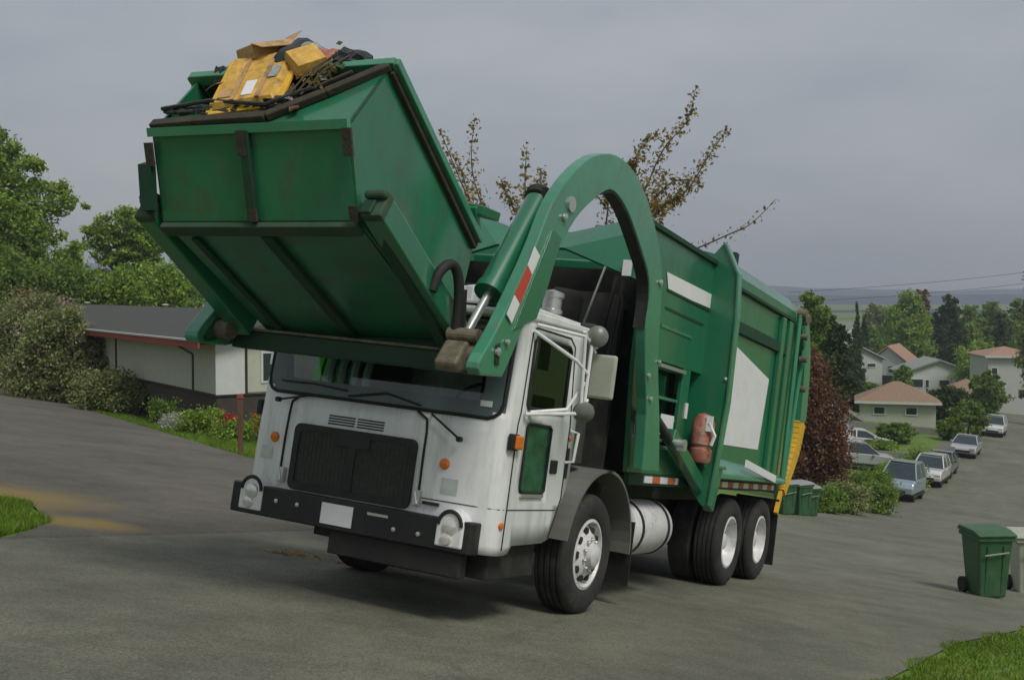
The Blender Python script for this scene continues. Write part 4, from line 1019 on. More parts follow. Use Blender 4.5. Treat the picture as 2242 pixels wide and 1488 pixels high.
# ---- lift arms
outer = [(-0.95, 1.30), (-0.80, 1.75), (-0.62, 2.15), (-0.50, 2.50), (-0.40, 3.02), (-0.20, 3.32), (0.05, 3.53), (0.30, 3.68), (0.60, 3.79), (1.01, 3.82), (1.44, 3.70), (1.80, 3.46), (2.06, 3.18), (2.22, 2.86), (2.37, 2.60), (2.64, 2.18), (2.84, 1.92), (2.80, 1.84)]
inner = [(2.48, 1.86), (2.38, 2.02), (2.24, 2.28), (2.08, 2.52), (1.94, 2.72), (1.78, 2.98), (1.55, 3.23), (1.20, 3.46), (0.97, 3.53), (0.62, 3.44), (0.20, 3.19), (-0.05, 3.00), (-0.13, 2.80), (-0.13, 2.55), (-0.25, 2.20), (-0.42, 1.80), (-0.50, 1.30)]
prof = crom(outer, 3, False) + crom(inner, 3, False)
for sgn in (1, -1):
    a, b = (1.32, 1.42) if sgn > 0 else (-1.15, -1.02)
    mb = MB(); mb.prism(prof, 1, a, b)
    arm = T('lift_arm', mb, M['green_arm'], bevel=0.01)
    if sgn < 0: continue
    a2, b2 = sorted((sgn * 1.424, sgn * 1.432))
    yy = sgn * 1.424
    # side doubler plates
    mb = MB(); mb.prism([(1.86, 2.96), (2.02, 2.99), (2.30, 2.45), (2.42, 2.20), (2.10, 2.32), (1.98, 2.58)], 1, a2, b2); T('doubler_plate', mb, M['green'], arm)
    y1 = sgn * 1.436
    strip = crom(inner[7:14], 3, False); mb = MB()
    for p, q in zip(strip[:-1], strip[1:]):
        mb.beam((p[0] - 0.0, sgn * 1.355, p[1]), (q[0], sgn * 1.355, q[1]), 0.11, 0.03, (0.5, 0, 0.5))
    T('arm_underside_shade', mb, M['frame'], arm)  # dark strip stands for the shade on the arm's underside
    for q, mm in (([(2.315, 2.815), (2.215, 2.765), (2.30, 2.615), (2.385, 2.665)], 'decal'), ([(2.385, 2.662), (2.30, 2.612), (2.43, 2.385), (2.52, 2.435)], 'redrefl'), ([(2.52, 2.432), (2.43, 2.382), (2.51, 2.235), (2.60, 2.285)], 'decal')):
        mb = MB(); mb.prism([(x - 0.03, z) for x, z in q], 1, min(y1, y1 - 0.004 * sgn), max(y1, y1 - 0.004 * sgn)); T('reflector', mb, M[mm], arm)
    mb = MB()
    for x, z, r_ in ((2.50, 2.10, 0.022), (2.62, 2.02, 0.03), (-0.33, 3.0, 0.03), (-0.32, 2.15, 0.025), (-0.45, 1.95, 0.025), (-0.55, 2.30, 0.02), (1.85, 3.12, 0.03)):
        mb.lathe([(r_, 0), (r_, 0.02), (0, 0.026)], (x, yy, z), (0, sgn, 0), 10)
    TS('arm_bolt', mb, M['silver'], mode='each', parent=arm)
    mb = MB(); mb.prism([(2.575, 1.93), (2.63, 1.93), (2.65, 2.06), (2.60, 2.08)], 1, a2, b2); T('arm_slot', mb, M['frame'], arm)
    # tilt cylinder with rod, cap and hoses
    c0 = Vector((1.80, sgn * 1.16, 3.24)); c1 = Vector((2.37, sgn * 1.16, 2.44)); c2 = Vector((2.62, sgn * 1.16, 2.10))
    mb = MB(); mb.tube([c0, c1], 0.095, 20); mb.tube([c0 + (c1 - c0) * 0.93, c1], 0.11, 20); cy = T('tilt_cylinder', mb, M['green'], smooth=True)
    mb = MB(); mb.tube([c1, c2], 0.032, 12); T('piston_rod', mb, M['chrome'], cy, smooth=True)
    mb = MB(); mb.lathe([(0.10, -0.04), (0.115, -0.03), (0.115, 0.03), (0.10, 0.04)], c0 + Vector((-0.03, 0, 0.04)), (c1 - c0), 16); mb.box((1.70, sgn * 1.16 - 0.07, 3.20), (1.86, sgn * 1.16 + 0.09, 3.34)); T('cylinder_cap', mb, M['frame'], cy)
    mb = MB(); mb.tube([(1.72, sgn * 1.2, 3.30), (1.66, sgn * 1.26, 3.22), (1.74, sgn * 1.27, 3.02), (1.80, sgn * 1.25, 2.9)], 0.03, 8); mb.tube([(1.76, sgn * 1.24, 3.30), (1.82, sgn * 1.27, 3.1), (1.92, sgn * 1.26, 2.9)], 0.022, 8); T('cylinder_hose', mb, M['seal'], cy, smooth=True)
    mb = MB(); mb.lathe([(0.06, -0.16), (0.06, 0.16)], (1.76, sgn * 1.28, 3.24), (0, 1, 0), 14); T('cylinder_pin', mb, M['silver'], cy)
mb = MB(); mb.box((2.30, -1.02, 1.86), (2.44, 1.27, 2.00)); T('fork_crossbar', mb, M['green_dark'], bevel=0.012)
mb = MB(); mb.box((2.30, -1.0, 2.0), (2.46, 0.9, 2.02)); T('crossbar_edge', mb, M['tanmetal'])
for sgn in (1, -1):
    a, b = (1.04, 1.22) if sgn > 0 else (-1.20, -1.02)
    mb = MB(); mb.prism([(2.44, 2.02), (2.54, 2.10), (2.68, 2.06), (2.80, 1.90), (2.76, 1.84), (2.64, 1.86), (2.50, 1.92)], 1, a, b); T('fork_bracket', mb, M['tanmetal'] if sgn > 0 else M['green_dark'], bevel=0.02)
    mb = MB(); mb.lathe([(0.075, -0.15), (0.075, 0.15)], (2.60, 1.18 if sgn > 0 else -1.05, 1.98), (0, 1, 0), 18); mb.lathe([(0.05, -0.12), (0.05, 0.12)], (2.63, 1.16 if sgn > 0 else -1.03, 2.11), (0, 1, 0), 14); T('fork_pin', mb, M['tanmetal'])
    p0 = Vector((2.38, sgn * 0.925, 2.02)); p1 = Vector((3.66, sgn * 0.925, 2.775))
    mb = MB(); mb.beam(p0, p1, 0.09, 0.11, (-0.46, 0, 0.89)); T('fork', mb, M['green_dark'], bevel=0.01)
mb = MB(); mb.tube(crom([(2.62, 1.08, 1.98), (2.66, 1.10, 2.30), (2.72, 1.10, 2.50), (2.80, 1.08, 2.57), (2.90, 1.06, 2.50), (2.94, 1.04, 2.36)], 5, False), 0.036, 10); mb.tube([(2.5, 1.1, 2.0), (2.62, 1.12, 2.2), (2.66, 1.12, 2.42)], 0.03, 8); T('rubber_hose_loop', mb, M['seal'], smooth=True)

# ------------------------------------------------------------------ the container on the forks
CO = Vector((2.24, 0, 2.08)); CP = Vector((2.26, 0.035, 2.03))
def TP(p): return TM @ Vector(p) + Vector((TX, TY, TZ))
roll = Matrix.Rotation(R(2.2), 3, 'X')
cont = empty('garbage_container', TP(CP), TM @ Matrix.Rotation(R(3.2), 3, Vector((0.886, 0, 0.463))), 'dented green steel garbage container with rusty ribs, lifted on forks above the white cab', 'container')
def Cn(name, mb, m, parent=None, **k):
    return mb.build(name, m, parent or cont, org=tuple(CO), **k)
HW = 0.80
B0, F0, F1, T1, T0 = (2.24, 2.08), (3.60, 2.70), (3.81, 3.275), (3.42, 3.76), (2.02, 2.87)
BL = (3.52, 2.665)
mb = MB()
def inset(prof, d):
    c = np.mean(prof, 0); return [tuple(np.array(p) + (c - np.array(p)) / np.linalg.norm(c - np.array(p)) * d) for p in prof]
sidep = [B0, BL, F0, F1, T1, T0]
for sgn in (1, -1):
    a, b = sorted((sgn * HW, sgn * (HW - 0.02))); mb.prism(sidep, 1, a, b)
for p, q in ((T0, B0), (B0, BL), (BL, F0), (F0, F1)):
    mb.beam((p[0], 0, p[1]), (q[0], 0, q[1]), 2 * HW - 0.042, 0.02, (0.3, 0, 1))
Cn('container_shell', mb, M['green_bin'])
# front sloped plate on the near side, open mouth on the far side
def onC(t, y, off=0.0):   # t: 0 at F1, 1 at T1
    return (F1[0] + (T1[0] - F1[0]) * t + 0.78 * off, y, F1[1] + (T1[1] - F1[1]) * t + 0.63 * off)
mb = MB()
A = [onC(0, -HW), onC(0, HW), onC(1, HW), onC(0.12, 0.13), onC(0.10, -0.45), onC(0.14, -HW)]
mb.add(A, [(0, 1, 3, 4, 5), (1, 2, 3)]); Cn('slope_plate', mb, M['green_bin'], solid=0.015)
mb = MB(); mb.beam((T1[0], 0, T1[1]), (T0[0] - 0.0, 0, T0[1]), 2 * HW - 0.05, 0.02, (0, 0, 1)); Cn('container_lid', mb, M['green_dark'])
# rim flange
mb = MB()
up_ = (-0.53, 0, 0.85)
for sgn in (1, -1):
    mb.beam((T0[0], sgn * (HW + 0.02), T0[1] + 0.02), (T1[0] + 0.02, sgn * (HW + 0.02), T1[1] + 0.03), 0.11, 0.06, up_)
mb.beam((T1[0], -HW - 0.05, T1[1] + 0.01), (T1[0], HW + 0.05, T1[1] + 0.01), 0.09, 0.06, (-0.5, 0, 0.85))
Cn('rim_flange', mb, M['green_arm'], bevel=0.008)
mb = MB()
for sgn in (1, -1):
    mb.beam((T0[0] + 0.02, sgn * (HW + 0.01), T0[1] - 0.03), (T1[0] + 0.01, sgn * (HW + 0.01), T1[1] - 0.03), 0.06, 0.055, up_)
pts = [onC(0.05, -HW, 0.03), onC(0.08, -0.45, 0.03), onC(0.11, 0.13, 0.03), onC(0.5, 0.47, 0.03), onC(0.97, 0.81, 0.02)]
for a, b in zip(pts[:-1], pts[1:]): mb.beam(a, b, 0.07, 0.05, (0.78, 0, 0.63))
mb.beam(onC(0.2, 0.0, 0.02), onC(0.9, 0.55, 0.02), 0.03, 0.03, (0.78, 0, 0.63))
Cn('mouth_lip', mb, M['rust'], bevel=0.008)
mb = MB(); mb.beam((2.15, HW + 0.02, 3.11), (1.88, HW + 0.02, 3.12), 0.22, 0.07, (0, 0.2, 1)); mb.beam((2.06, HW + 0.01, 2.93), (2.16, HW + 0.01, 3.12), 0.12, 0.05); Cn('hinge_bracket', mb, M['green'], bevel=0.008)
mb = MB(); mb.beam((2.15, -HW - 0.02, 3.11), (1.88, -HW - 0.02, 3.12), 0.2, 0.07, (0, 0, 1)); Cn('hinge_bracket', mb, M['green'], bevel=0.008)
# front panel edge plates and ribs
mb = MB()
for y in (-0.80, 0.81):
    pass
fn = Vector((0.94, 0, -0.34)).normalized()
def onF(t, y, off=0.0): return (F0[0] + (F1[0] - F0[0]) * t + fn.x * off, y, F0[1] + (F1[1] - F0[1]) * t + fn.z * off)
mb.beam(onF(0.0, 0, 0.03), onF(0.97, 0, 0.03), 0.07, 0.05, tuple(fn)); Cn('front_rib', mb, M['green_dark'], bevel=0.006)
for y, t0, t1 in ((0.80, 0.66, 0.95), (-0.02, 0.70, 0.97), (-0.80, 0.62, 0.88), (0.01, 0.0, 0.14), (0.80, 0.0, 0.16)):
    mb = MB(); mb.beam(onF(t0, y, 0.05), onF(t1, y, 0.05), 0.065, 0.02, tuple(fn)); Cn('rust_plate', mb, M['rust'])
mb = MB(); mb.beam(onF(0.99, -HW - 0.01, 0.02), onF(0.99, HW, 0.02), 0.06, 0.04, tuple(fn)); Cn('front_top_edge', mb, M['green_arm'])
bd = Vector((B0[0] - BL[0], 0, B0[1] - BL[1])).normalized(); bn = Vector((0.42, 0, -0.91)).normalized()
def onB(t, y, off=0.0): return (BL[0] + (B0[0] - BL[0]) * t + bn.x * off, y, BL[1] + (B0[1] - BL[1]) * t + bn.z * off)
mb = MB(); mb.beam(onB(0.02, 0.02, 0.03), onB(0.98, 0.02, 0.03), 0.09, 0.05, tuple(bn)); Cn('bottom_rib', mb, M['green_dark'], bevel=0.006)
mb = MB(); mb.beam(onB(-0.03, -HW, 0.04), onB(-0.03, HW, 0.04), 0.11, 0.045, tuple(bn)); Cn('front_skid', mb, M['grimy'], bevel=0.01)
mb = MB(); mb.beam(onB(0.99, -HW, 0.04), onB(0.99, HW, 0.04), 0.13, 0.05, tuple(bn)); mb.beam(onB(0.05, -0.62, 0.03), onB(0.9, -0.62, 0.03), 0.06, 0.03, tuple(bn)); Cn('rear_skid', mb, M['green_dark'], bevel=0.01)
for sgn in (1, -1):
    a = Vector((3.60, sgn * 0.925, 2.78)); b = Vector((2.40, sgn * 0.925, 2.13))
    mb = MB(); mb.beam(a, b, 0.15, 0.19, (-0.45, 0, 0.89)); s_ = Cn('fork_sleeve', mb, M['green'], bevel=0.012)
    mb = MB(); mb.beam(a + Vector((0.03, 0, 0.02)), a + Vector((-0.03, 0, -0.015)), 0.155, 0.20, (-0.45, 0, 0.89)); mb.lathe([(0.03, -0.08), (0.03, 0.08)], a + Vector((0.02, 0, 0.08)), (0, 1, 0), 14); Cn('sleeve_end', mb, M['grimy'], s_, bevel=0.015)
mb = MB(); mb.prism([(3.66, 2.75), (3.72, 2.75), (3.80, 3.05), (3.74, 3.08)], 1, -0.90, -HW); Cn('side_tab', mb, M['green_dark'])

# ------------------------------------------------------------------ rubbish on the container mouth
def trash(name, p, label, cat, rot=None):
    e = empty(name, TP(p), TM @ (rot or Matrix.Identity(3)), label, cat)
    return e
def lump(mb, c, r, seed, n=10, sq=0.25):
    rr = random.Random(seed)
    bm = bmesh.new(); bmesh.ops.create_icosphere(bm, subdivisions=3, radius=1)
    ph = [(rr.uniform(1.5, 5), rr.uniform(0, 6)) for _ in range(6)]
    vs = []
    for v in bm.verts:
        q = v.co.copy(); d = 1 + sq * sum(math.sin(k * (q.x * (i == 0 or i == 3) + q.y * (i == 1 or i == 4) + q.z * (i == 2 or i == 5)) * 2 + a) for i, (k, a) in enumerate(ph)) / 2.2
        vs.append((c[0] + q.x * r[0] * d, c[1] + q.y * r[1] * d, c[2] + q.z * r[2] * d))
    bm.faces.ensure_lookup_table()
    mb.add(vs, [[v.index for v in f.verts] for f in bm.faces]); bm.free()
    return mb
# local axes of the sloping mouth: a up the slope, b across (y), n outwards
SR = Matrix(((-0.63, 0, 0.78), (0, 1, 0), (0.78, 0, 0.63)))      # columns: slope direction, across, outward
def rotm(*a):
    m = Matrix.Identity(3)
    for ax, d in a: m = m @ Matrix.Rotation(R(d), 3, ax)
    return m
# big yellow tub face down on the mouth edge
e = trash('yellow_tub', (3.60, -0.17, 3.60), 'dirty dented yellow plastic tub hanging over the lip of the raised green container', 'tub', SR @ rotm(('Z', -12), ('Y', -6)))
def tubshape(mb, L, W, H, t=0.02):
    # open box seen from its rim side: base with ribs
    b0 = [(-L, -W, 0), (L, -W, 0), (L, W, 0), (-L, W, 0)]; b1 = [(-L * .86, -W * .86, H), (L * .86, -W * .86, H), (L * .86, W * .86, H), (-L * .86, W * .86, H)]
    mb.add(b0 + b1, [(0, 1, 5, 4), (1, 2, 6, 5), (2, 3, 7, 6), (3, 0, 4, 7), (4, 5, 6, 7)])
    return mb
mb = tubshape(MB(), 0.27, 0.25, 0.05); mb.build('tub_body', M['crate'], e, bevel=0.012, solid=0.008)
mb = MB()
for a, b in (((-.28, -.26, 0), (.28, -.26, 0)), ((.28, -.26, 0), (.28, .26, 0)), ((.28, .26, 0), (-.28, .26, 0)), ((-.28, .26, 0), (-.28, -.26, 0))): mb.beam(a, b, 0.05, 0.025)
mb.build('tub_rim', M['yellow'], e, bevel=0.006)
mb = MB(); mb.box((-0.24, -0.09, 0.048), (0.2, -0.06, 0.062)); mb.box((-0.24, 0.10, 0.048), (0.22, 0.13, 0.062)); mb.box((-.2, -.2, .05), (-.12, -.1, .058)); mb.build('tub_ribs', M['card'], e)
mb = MB(); mb.add([(-.05, .14, .064), (.08, .15, .064), (.06, .21, .054), (-.04, .20, .054)], [(0, 1, 2, 3)]); mb.build('paper_label', M['greybag'], e, solid=0.002)
mb = MB(); mb.box((-0.20, -0.02, 0.051), (-0.05, 0.06, 0.055)); mb.build('smeared_label', M['decal'], e)
e = trash('cardboard_box', (3.38, -0.30, 3.86), 'crushed tan cardboard box topmost of the rubbish heap on the container', 'box', SR @ rotm(('Z', 18), ('X', 20), ('Y', 25)))
mb = MB(); mb.box((-0.16, -0.13, -0.02), (0.16, 0.13, 0.08)); mb.build('carton', M['card'], e, bevel=0.01)
mb = MB(); mb.add([(0.16, -0.13, 0.08), (0.16, 0.13, 0.08), (0.26, 0.10, 0.14), (0.25, -0.12, 0.13)], [(0, 1, 2, 3)]); mb.add([(-0.16, 0.13, 0.08), (0.16, 0.13, 0.08), (0.12, 0.22, 0.03), (-0.13, 0.22, 0.04)], [(0, 1, 2, 3)]); mb.build('flap', M['card'], e, solid=0.006)
e = trash('orange_crate', (3.46, 0.13, 3.76), 'small orange and yellow crate wedged behind the big yellow tub', 'crate', SR @ rotm(('Z', 35), ('X', -15), ('Y', 12)))
mb = tubshape(MB(), 0.12, 0.11, 0.09); mb.build('crate_body', M['crate'], e, solid=0.008, bevel=0.008)
mb = MB()
for k in range(4): mb.box((-0.12 + k * 0.068, -0.115, 0.02), (-0.09 + k * 0.068, 0.115, 0.026))
mb.build('crate_slats', M['redbrown'], e)
for nm, p, r_, seed, mt, lb in (('rubbish_bag', (3.40, -0.02, 3.78), (0.20, 0.22, 0.13), 3, 'bag', 'shiny black rubbish bag squeezed between the yellow tub and the cardboard box'),
                                ('rubbish_bag', (3.62, 0.13, 3.44), (0.13, 0.20, 0.08), 5, 'bag', 'black rubbish bag sagging below the right corner of the yellow tub'),
                                ('rubbish_bag', (3.37, 0.40, 3.80), (0.10, 0.13, 0.09), 8, 'bag', 'small dark bag standing alone on the container rim nearest the truck side'),
                                ('rubbish_bag', (3.43, -0.62, 3.70), (0.09, 0.07, 0.09), 9, 'bag', 'small dark bag poking up at the far left edge of the heap'),
                                ('paper_bag', (3.40, 0.06, 3.86), (0.10, 0.10, 0.06), 12, 'greybag', 'pale grey crumpled paper bag on top of the black rubbish bag'),
                                ('cloth_bundle', (3.37, 0.22, 3.82), (0.11, 0.09, 0.07), 14, 'redbrown', 'faded reddish cloth bundle beside the orange crate')):
    e = trash(nm, p, lb, 'bag' if 'bag' in nm else 'cloth', SR)
    lump(MB(), (0, 0, 0), (r_[0], r_[1], r_[2]), seed).build('bag_body' if 'bag' in nm else 'cloth_folds', M[mt], e, smooth=True)
    if nm == 'never':
        mb = MB(); mb.lathe([(0.018, -0.02), (0.012, 0.03), (0.035, 0.07), (0.0, 0.06)], (0.0, 0.0, r_[2] * 0.95), (0.3, 0.2, 1), 10); mb.build('knot', M[mt], e, smooth=True)
for nm, p, sz, col_, rt, lb in (('cardboard_sheet', (3.50, -0.48, 3.66), (0.16, 0.10, 0.006), 'card', (15, 25, 8), 'bent brown cardboard sheet sticking out left of the yellow tub'),
                                ('paper_scrap', (3.44, 0.20, 3.74), (0.03, 0.12, 0.004), 'decal', (40, -20, 30), 'white paper strip between the yellow tub and the orange crate'),
                                ('wood_board', (3.66, 0.22, 3.46), (0.22, 0.03, 0.012), 'post', (-38, 5, 4), 'short dark board lying on the slanted lip right of the tub')):
    e = trash(nm, p, lb, nm.replace('_', ' '), SR @ rotm(('Z', rt[0]), ('X', rt[1]), ('Y', rt[2])))
    mb = MB(); n_ = 7
    vs = [(sz[0] * (2 * i / (n_ - 1) - 1), sz[1] * (2 * j / 3 - 1), 0.05 * sz[0] * math.sin(i * 1.7 + j) + 0.25 * sz[0] * (i / n_ - 0.5) ** 2) for i in range(n_) for j in range(4)]
    mb.add(vs, [(i * 4 + j, i * 4 + j + 1, (i + 1) * 4 + j + 1, (i + 1) * 4 + j) for i in range(n_ - 1) for j in range(3)]); mb.build({'cardboard_sheet': 'sheet', 'paper_scrap': 'strip', 'wood_board': 'board'}[nm], M[col_], e, solid=max(0.004, sz[2]))
# loose dark bits caught along the lip
e = trash('torn_plastic', (3.74, -0.2, 3.36), 'torn dark plastic sheeting draped along the container lip under the yellow tub', 'plastic sheet', SR)
mb = MB(); rr = random.Random(4)
for k in range(9):
    y = -0.52 + k * 0.11
    lump(mb, (rr.uniform(-0.02, 0.04), y, 0.01), (0.035, 0.085, 0.022), 20 + k)
mb.tube([(-0.02, -0.60, 0.03), (0.03, -0.2, 0.06), (0.0, 0.30, 0.05), (0.2, 0.55, 0.04)], 0.014, 6)
mb.build('sheeting', M['bag'], e, smooth=True)
e = trash('twig_bundle', (3.52, 0.34, 3.66), 'thin dry branches lying along the slanted container rim', 'branches', SR)
mb = MB()
for k in range(3): mb.tube([(-0.22 + rr.uniform(-.05, .05), -0.14 + k * 0.05, 0.02), (0.0, -0.1 + k * 0.06, 0.05), (0.24, -0.02 + k * 0.07, 0.03)], 0.006, 5)
mb.build('twigs', M['bark'], e)
quads('dry_leaves', rng.normal(size=(120, 3)) * np.array([0.10, 0.06, 0.01]) + np.array([0, 0, 0.03]), 0.02, M['leaf_copper'], e)

# ------------------------------------------------------------------ surroundings: left side
for i, (x, y) in enumerate(((0.05, -1.90), (-0.08, -1.32))):
    P = TW(x, y)
    n = 70
    pts = np.stack([rng.normal(size=n) * 0.16 + P.x, rng.normal(size=n) * 0.07 + P.y, np.zeros(n)], 1)
    pts[:, 2] = gz(pts[:, 0], pts[:, 1]) + rng.uniform(0.005, 0.03, n)
    o = quads('leaf_litter', pts, 0.025, M['leaf_fallen'], flat=3)
    props(o, kind='stuff')

# ranch house
def house_box(mb, x0, x1, y0, y1, z0, z1): mb.box((x0, y0, z0), (x1, y1, z1))
HD = 40.0
hx, hy, hz = at(418, HD)
hx, hy = -10.0, 40.0; hz = float(gz(hx, hy))
hrot = Matrix.Rotation(R(-56.6), 3, 'Z')
hse = empty('ranch_house', (hx, hy, -4.12), hrot, 'low house with dark shingle roof, red fascia and pale walls behind the flowering bushes', 'house')
# local x runs along the long wall (right end at 0), y into the house
mb = MB(); mb.box((-37.0, 0.03, -1.2), (-0.02, 7.0, 0.64)); mb.build('base_wall', M['brick'], hse)
mb = MB(); mb.box((-37.0, 0.0, 0.66), (-0.03, 6.9, 2.36)); mb.build('side_wall', M['wallgrey'], hse)
mb = MB(); mb.box((-0.03, 0.0, 0.66), (0.0, 1.03, 2.36)); mb.build('corner_wall', M['wallwhite'], hse)
mb = MB(); mb.box((-0.03, 1.10, 0.70), (-0.005, 6.9, 2.36)); mb.prism([(1.1, 2.36), (6.9, 2.36), (3.5, 3.3)], 0, -0.03, -0.005); mb.build('end_wall', M['wallgrey'], hse)
mb = MB()
mb.box((-37.0, -0.03, 0.60), (0.02, 0.0, 0.68)); mb.box((-0.02, -0.02, 0.60), (0.03, 6.9, 0.66))
mb.box((-12.4, -0.03, 0.68), (-12.2, 0.0, 2.36)); mb.box((-2.4, -0.03, 0.68), (-2.25, 0.0, 1.95)); mb.beam((-2.35, -0.02, 1.95), (-5.2, -0.02, 2.36), 0.04, 0.06)
mb.box((-0.02, 1.03, 0.66), (0.02, 1.12, 2.36)); mb.build('trim', M['trimdark'], hse)
for y0, y1 in ((1.6, 2.9), (3.8, 5.2)):
    mb = MB(); mb.box((-0.02, y0, 1.0), (0.03, y1, 2.1)); wdw = mb.build('window', M['wallwhite'], hse)
    mb = MB(); mb.box((0.03, y0 + 0.08, 1.08), (0.04, y1 - 0.08, 2.02)); mb.build('pane', M['window'], wdw)
mb = MB(); mb.prism([(-0.75, 2.56), (3.5, 3.44), (7.7, 2.56), (7.7, 2.44), (3.5, 3.32), (-0.75, 2.44)], 0, -38.0, 0.55)
rf = mb.build('roof', M['roof'], hse)
mb = MB(); mb.box((-38.0, -0.79, 2.28), (0.57, -0.74, 2.50)); mb.box((-38, -0.74, 2.36), (0.0, 0.0, 2.39)); mb.build('fascia', M['redwood'], hse)
mb = MB(); mb.box((-38.0, -0.86, 2.50), (0.57, -0.74, 2.56)); mb.build('gutter', M['wallwhite'], hse)
for x in (-31.0, -16.5, -10.8, -6.8, -2.0):
    mb = MB(); mb.lathe([(0.05, 0), (0.05, 0.12), (0.17, 0.13), (0.15, 0.17), (0, 0.19)], (x, 3.4, 3.40), (0, 0, 1), 12); mb.build('roof_vent', M['wallgrey'], rf, smooth=True)

# post in the verge
px_, py_, pz_ = at(524, 29.3)
pe = empty('wooden_post', (px_, py_, pz_), None, 'thin brown wooden post standing in the grass verge beside the cab', 'post')
mb = MB(); mb.box((-0.055, -0.055, -0.2), (0.06, 0.06, 1.38)); mb.build('post_shaft', M['post'], pe, bevel=0.01)
mb = MB(); mb.prism([(-0.075, 1.38), (0.075, 1.38), (0.05, 1.47), (-0.05, 1.47)], 1, -0.07, 0.07); mb.build('post_cap', M['redwood'], pe)

def pot(u, D, dz=0.0):
    X, Y, Z = at(u, D); return (X, Y, Z + dz)
def scl(cl, k, kz=1.0): return [tuple(v * k * (kz if i == 5 else 1) for i, v in enumerate(c)) for c in cl]
# bushes by the side street
shrub('rhododendron', pot(70, 63.5), scl([(0, 0, 1.5, 1.35, 1.3, 1.25), (0.9, 0.2, 1.3, 1.0, 1.0, 1.0), (-1.1, 0.2, 1.5, 1.0, 1.0, 1.2), (0.2, 0, 2.2, 1.2, 1.0, 0.6), (1.5, 0.4, 1.9, 0.55, 0.6, 0.55), (-0.3, -0.4, 0.7, 1.6, 0.9, 0.6), (1.55, 0.0, 1.15, 0.75, 0.7, 0.85), (1.2, -0.2, 0.6, 1.0, 0.8, 0.6), (0.4, 0.0, 2.35, 0.9, 0.8, 0.5)], 1.80), 36000, 0.085, M['leaf_olive'],
      'large olive rhododendron bush with pink blooms at the left end of the house', sub=90, tight=0.16, blooms=(38, 0.06, M['petal_pink'], 0.13))
shrub('rust_shrub', pot(80, 66.5), scl([(0, 0, 2.7, 0.95, 0.8, 0.7), (0.5, 0, 2.4, 0.6, 0.6, 0.5), (-0.5, 0, 1.6, 0.9, 0.8, 1.1)], 1.68), 9000, 0.08, M['leaf_rust'], 'rust coloured shrub rising above the rhododendron bush', sub=60, tight=0.18)
shrub('bush', pot(240, 47), scl([(0, 0, 0.6, 1.0, 0.8, 0.62), (0.55, 0.1, 0.55, 0.7, 0.6, 0.5), (-0.6, 0.1, 0.7, 0.6, 0.6, 0.5)], 1.36), 12000, 0.06, M['leaf_olive'], 'rounded dull green bush below the pale side wall of the house', sub=60, tight=0.18)
shrub('rhododendron', pot(150, 51.8), scl([(0, 0, 1.6, 1.15, 0.9, 1.1), (-0.9, 0.1, 1.9, 1.0, 0.9, 1.0), (0.7, 0, 1.1, 0.9, 0.8, 0.9), (-0.2, 0, 2.5, 1.0, 0.8, 0.7), (-1.4, 0.1, 1.0, 1.0, 0.9, 0.9), (0.2, -0.2, 0.6, 1.4, 0.8, 0.6)], 1.3), 32000, 0.08, M['leaf_olive'], 'olive bush with pink flecks hiding the far end of the red fascia', sub=90, tight=0.16, blooms=(46, 0.055, M['petal_pink'], 0.14))
shrub('flowering_shrub', pot(375, 38), scl([(0, 0, 0.22, 0.45, 0.4, 0.25)], 1.12), 1500, 0.035, M['petal_white'], 'low cream white flower clump in the grass before the house')
shrub('leafy_plant', pot(345, 40.5), scl([(0, 0, 0.40, 0.35, 0.3, 0.4), (0.4, 0, 0.35, 0.3, 0.3, 0.35)], 1.14), 2200, 0.055, M['leaf_mid'], 'upright green plant against the dark brick base of the house')
for u, D, m_, lb, rr_ in ((492, 38.2, 'petal_red', 'bright red azalea just left of the brown post', 0.34), (470, 38.5, 'petal_red', 'small red azalea left of the bright red one', 0.20), (560, 38.0, 'petal_orange', 'orange red azalea right of the brown post at the cab corner', 0.36), (412, 39.0, 'petal_orange', 'tiny dull orange azalea near the middle of the brick base', 0.16)):
    shrub('azalea', pot(u, D, 0.1), [(0, 0, 0.42, rr_, rr_, rr_)], 1500, 0.035, M[m_], lb, 'shrub', 'azaleas in front of the house', sub=30, blooms=(6, 0.04, M['leaf_mid'], 0.05))
for u, D, w_, h_, lm, lb in ((440, 37.2, 0.7, 0.5, 'leaf_bright', 'tufted bright green border plant below the small red azalea'), (515, 36.5, 0.6, 0.4, 'leaf_bright', 'bright green border plant at the foot of the post'), (585, 36.0, 0.6, 0.55, 'leaf_mid', 'green border plant behind the left corner of the white cab')):
    shrub('border_plant', pot(u, D), [(0, 0, h_ * 0.6, w_, 0.5, h_)], 2600, 0.05, M[lm], lb, 'plant', 'border plants before the house', sub=30)

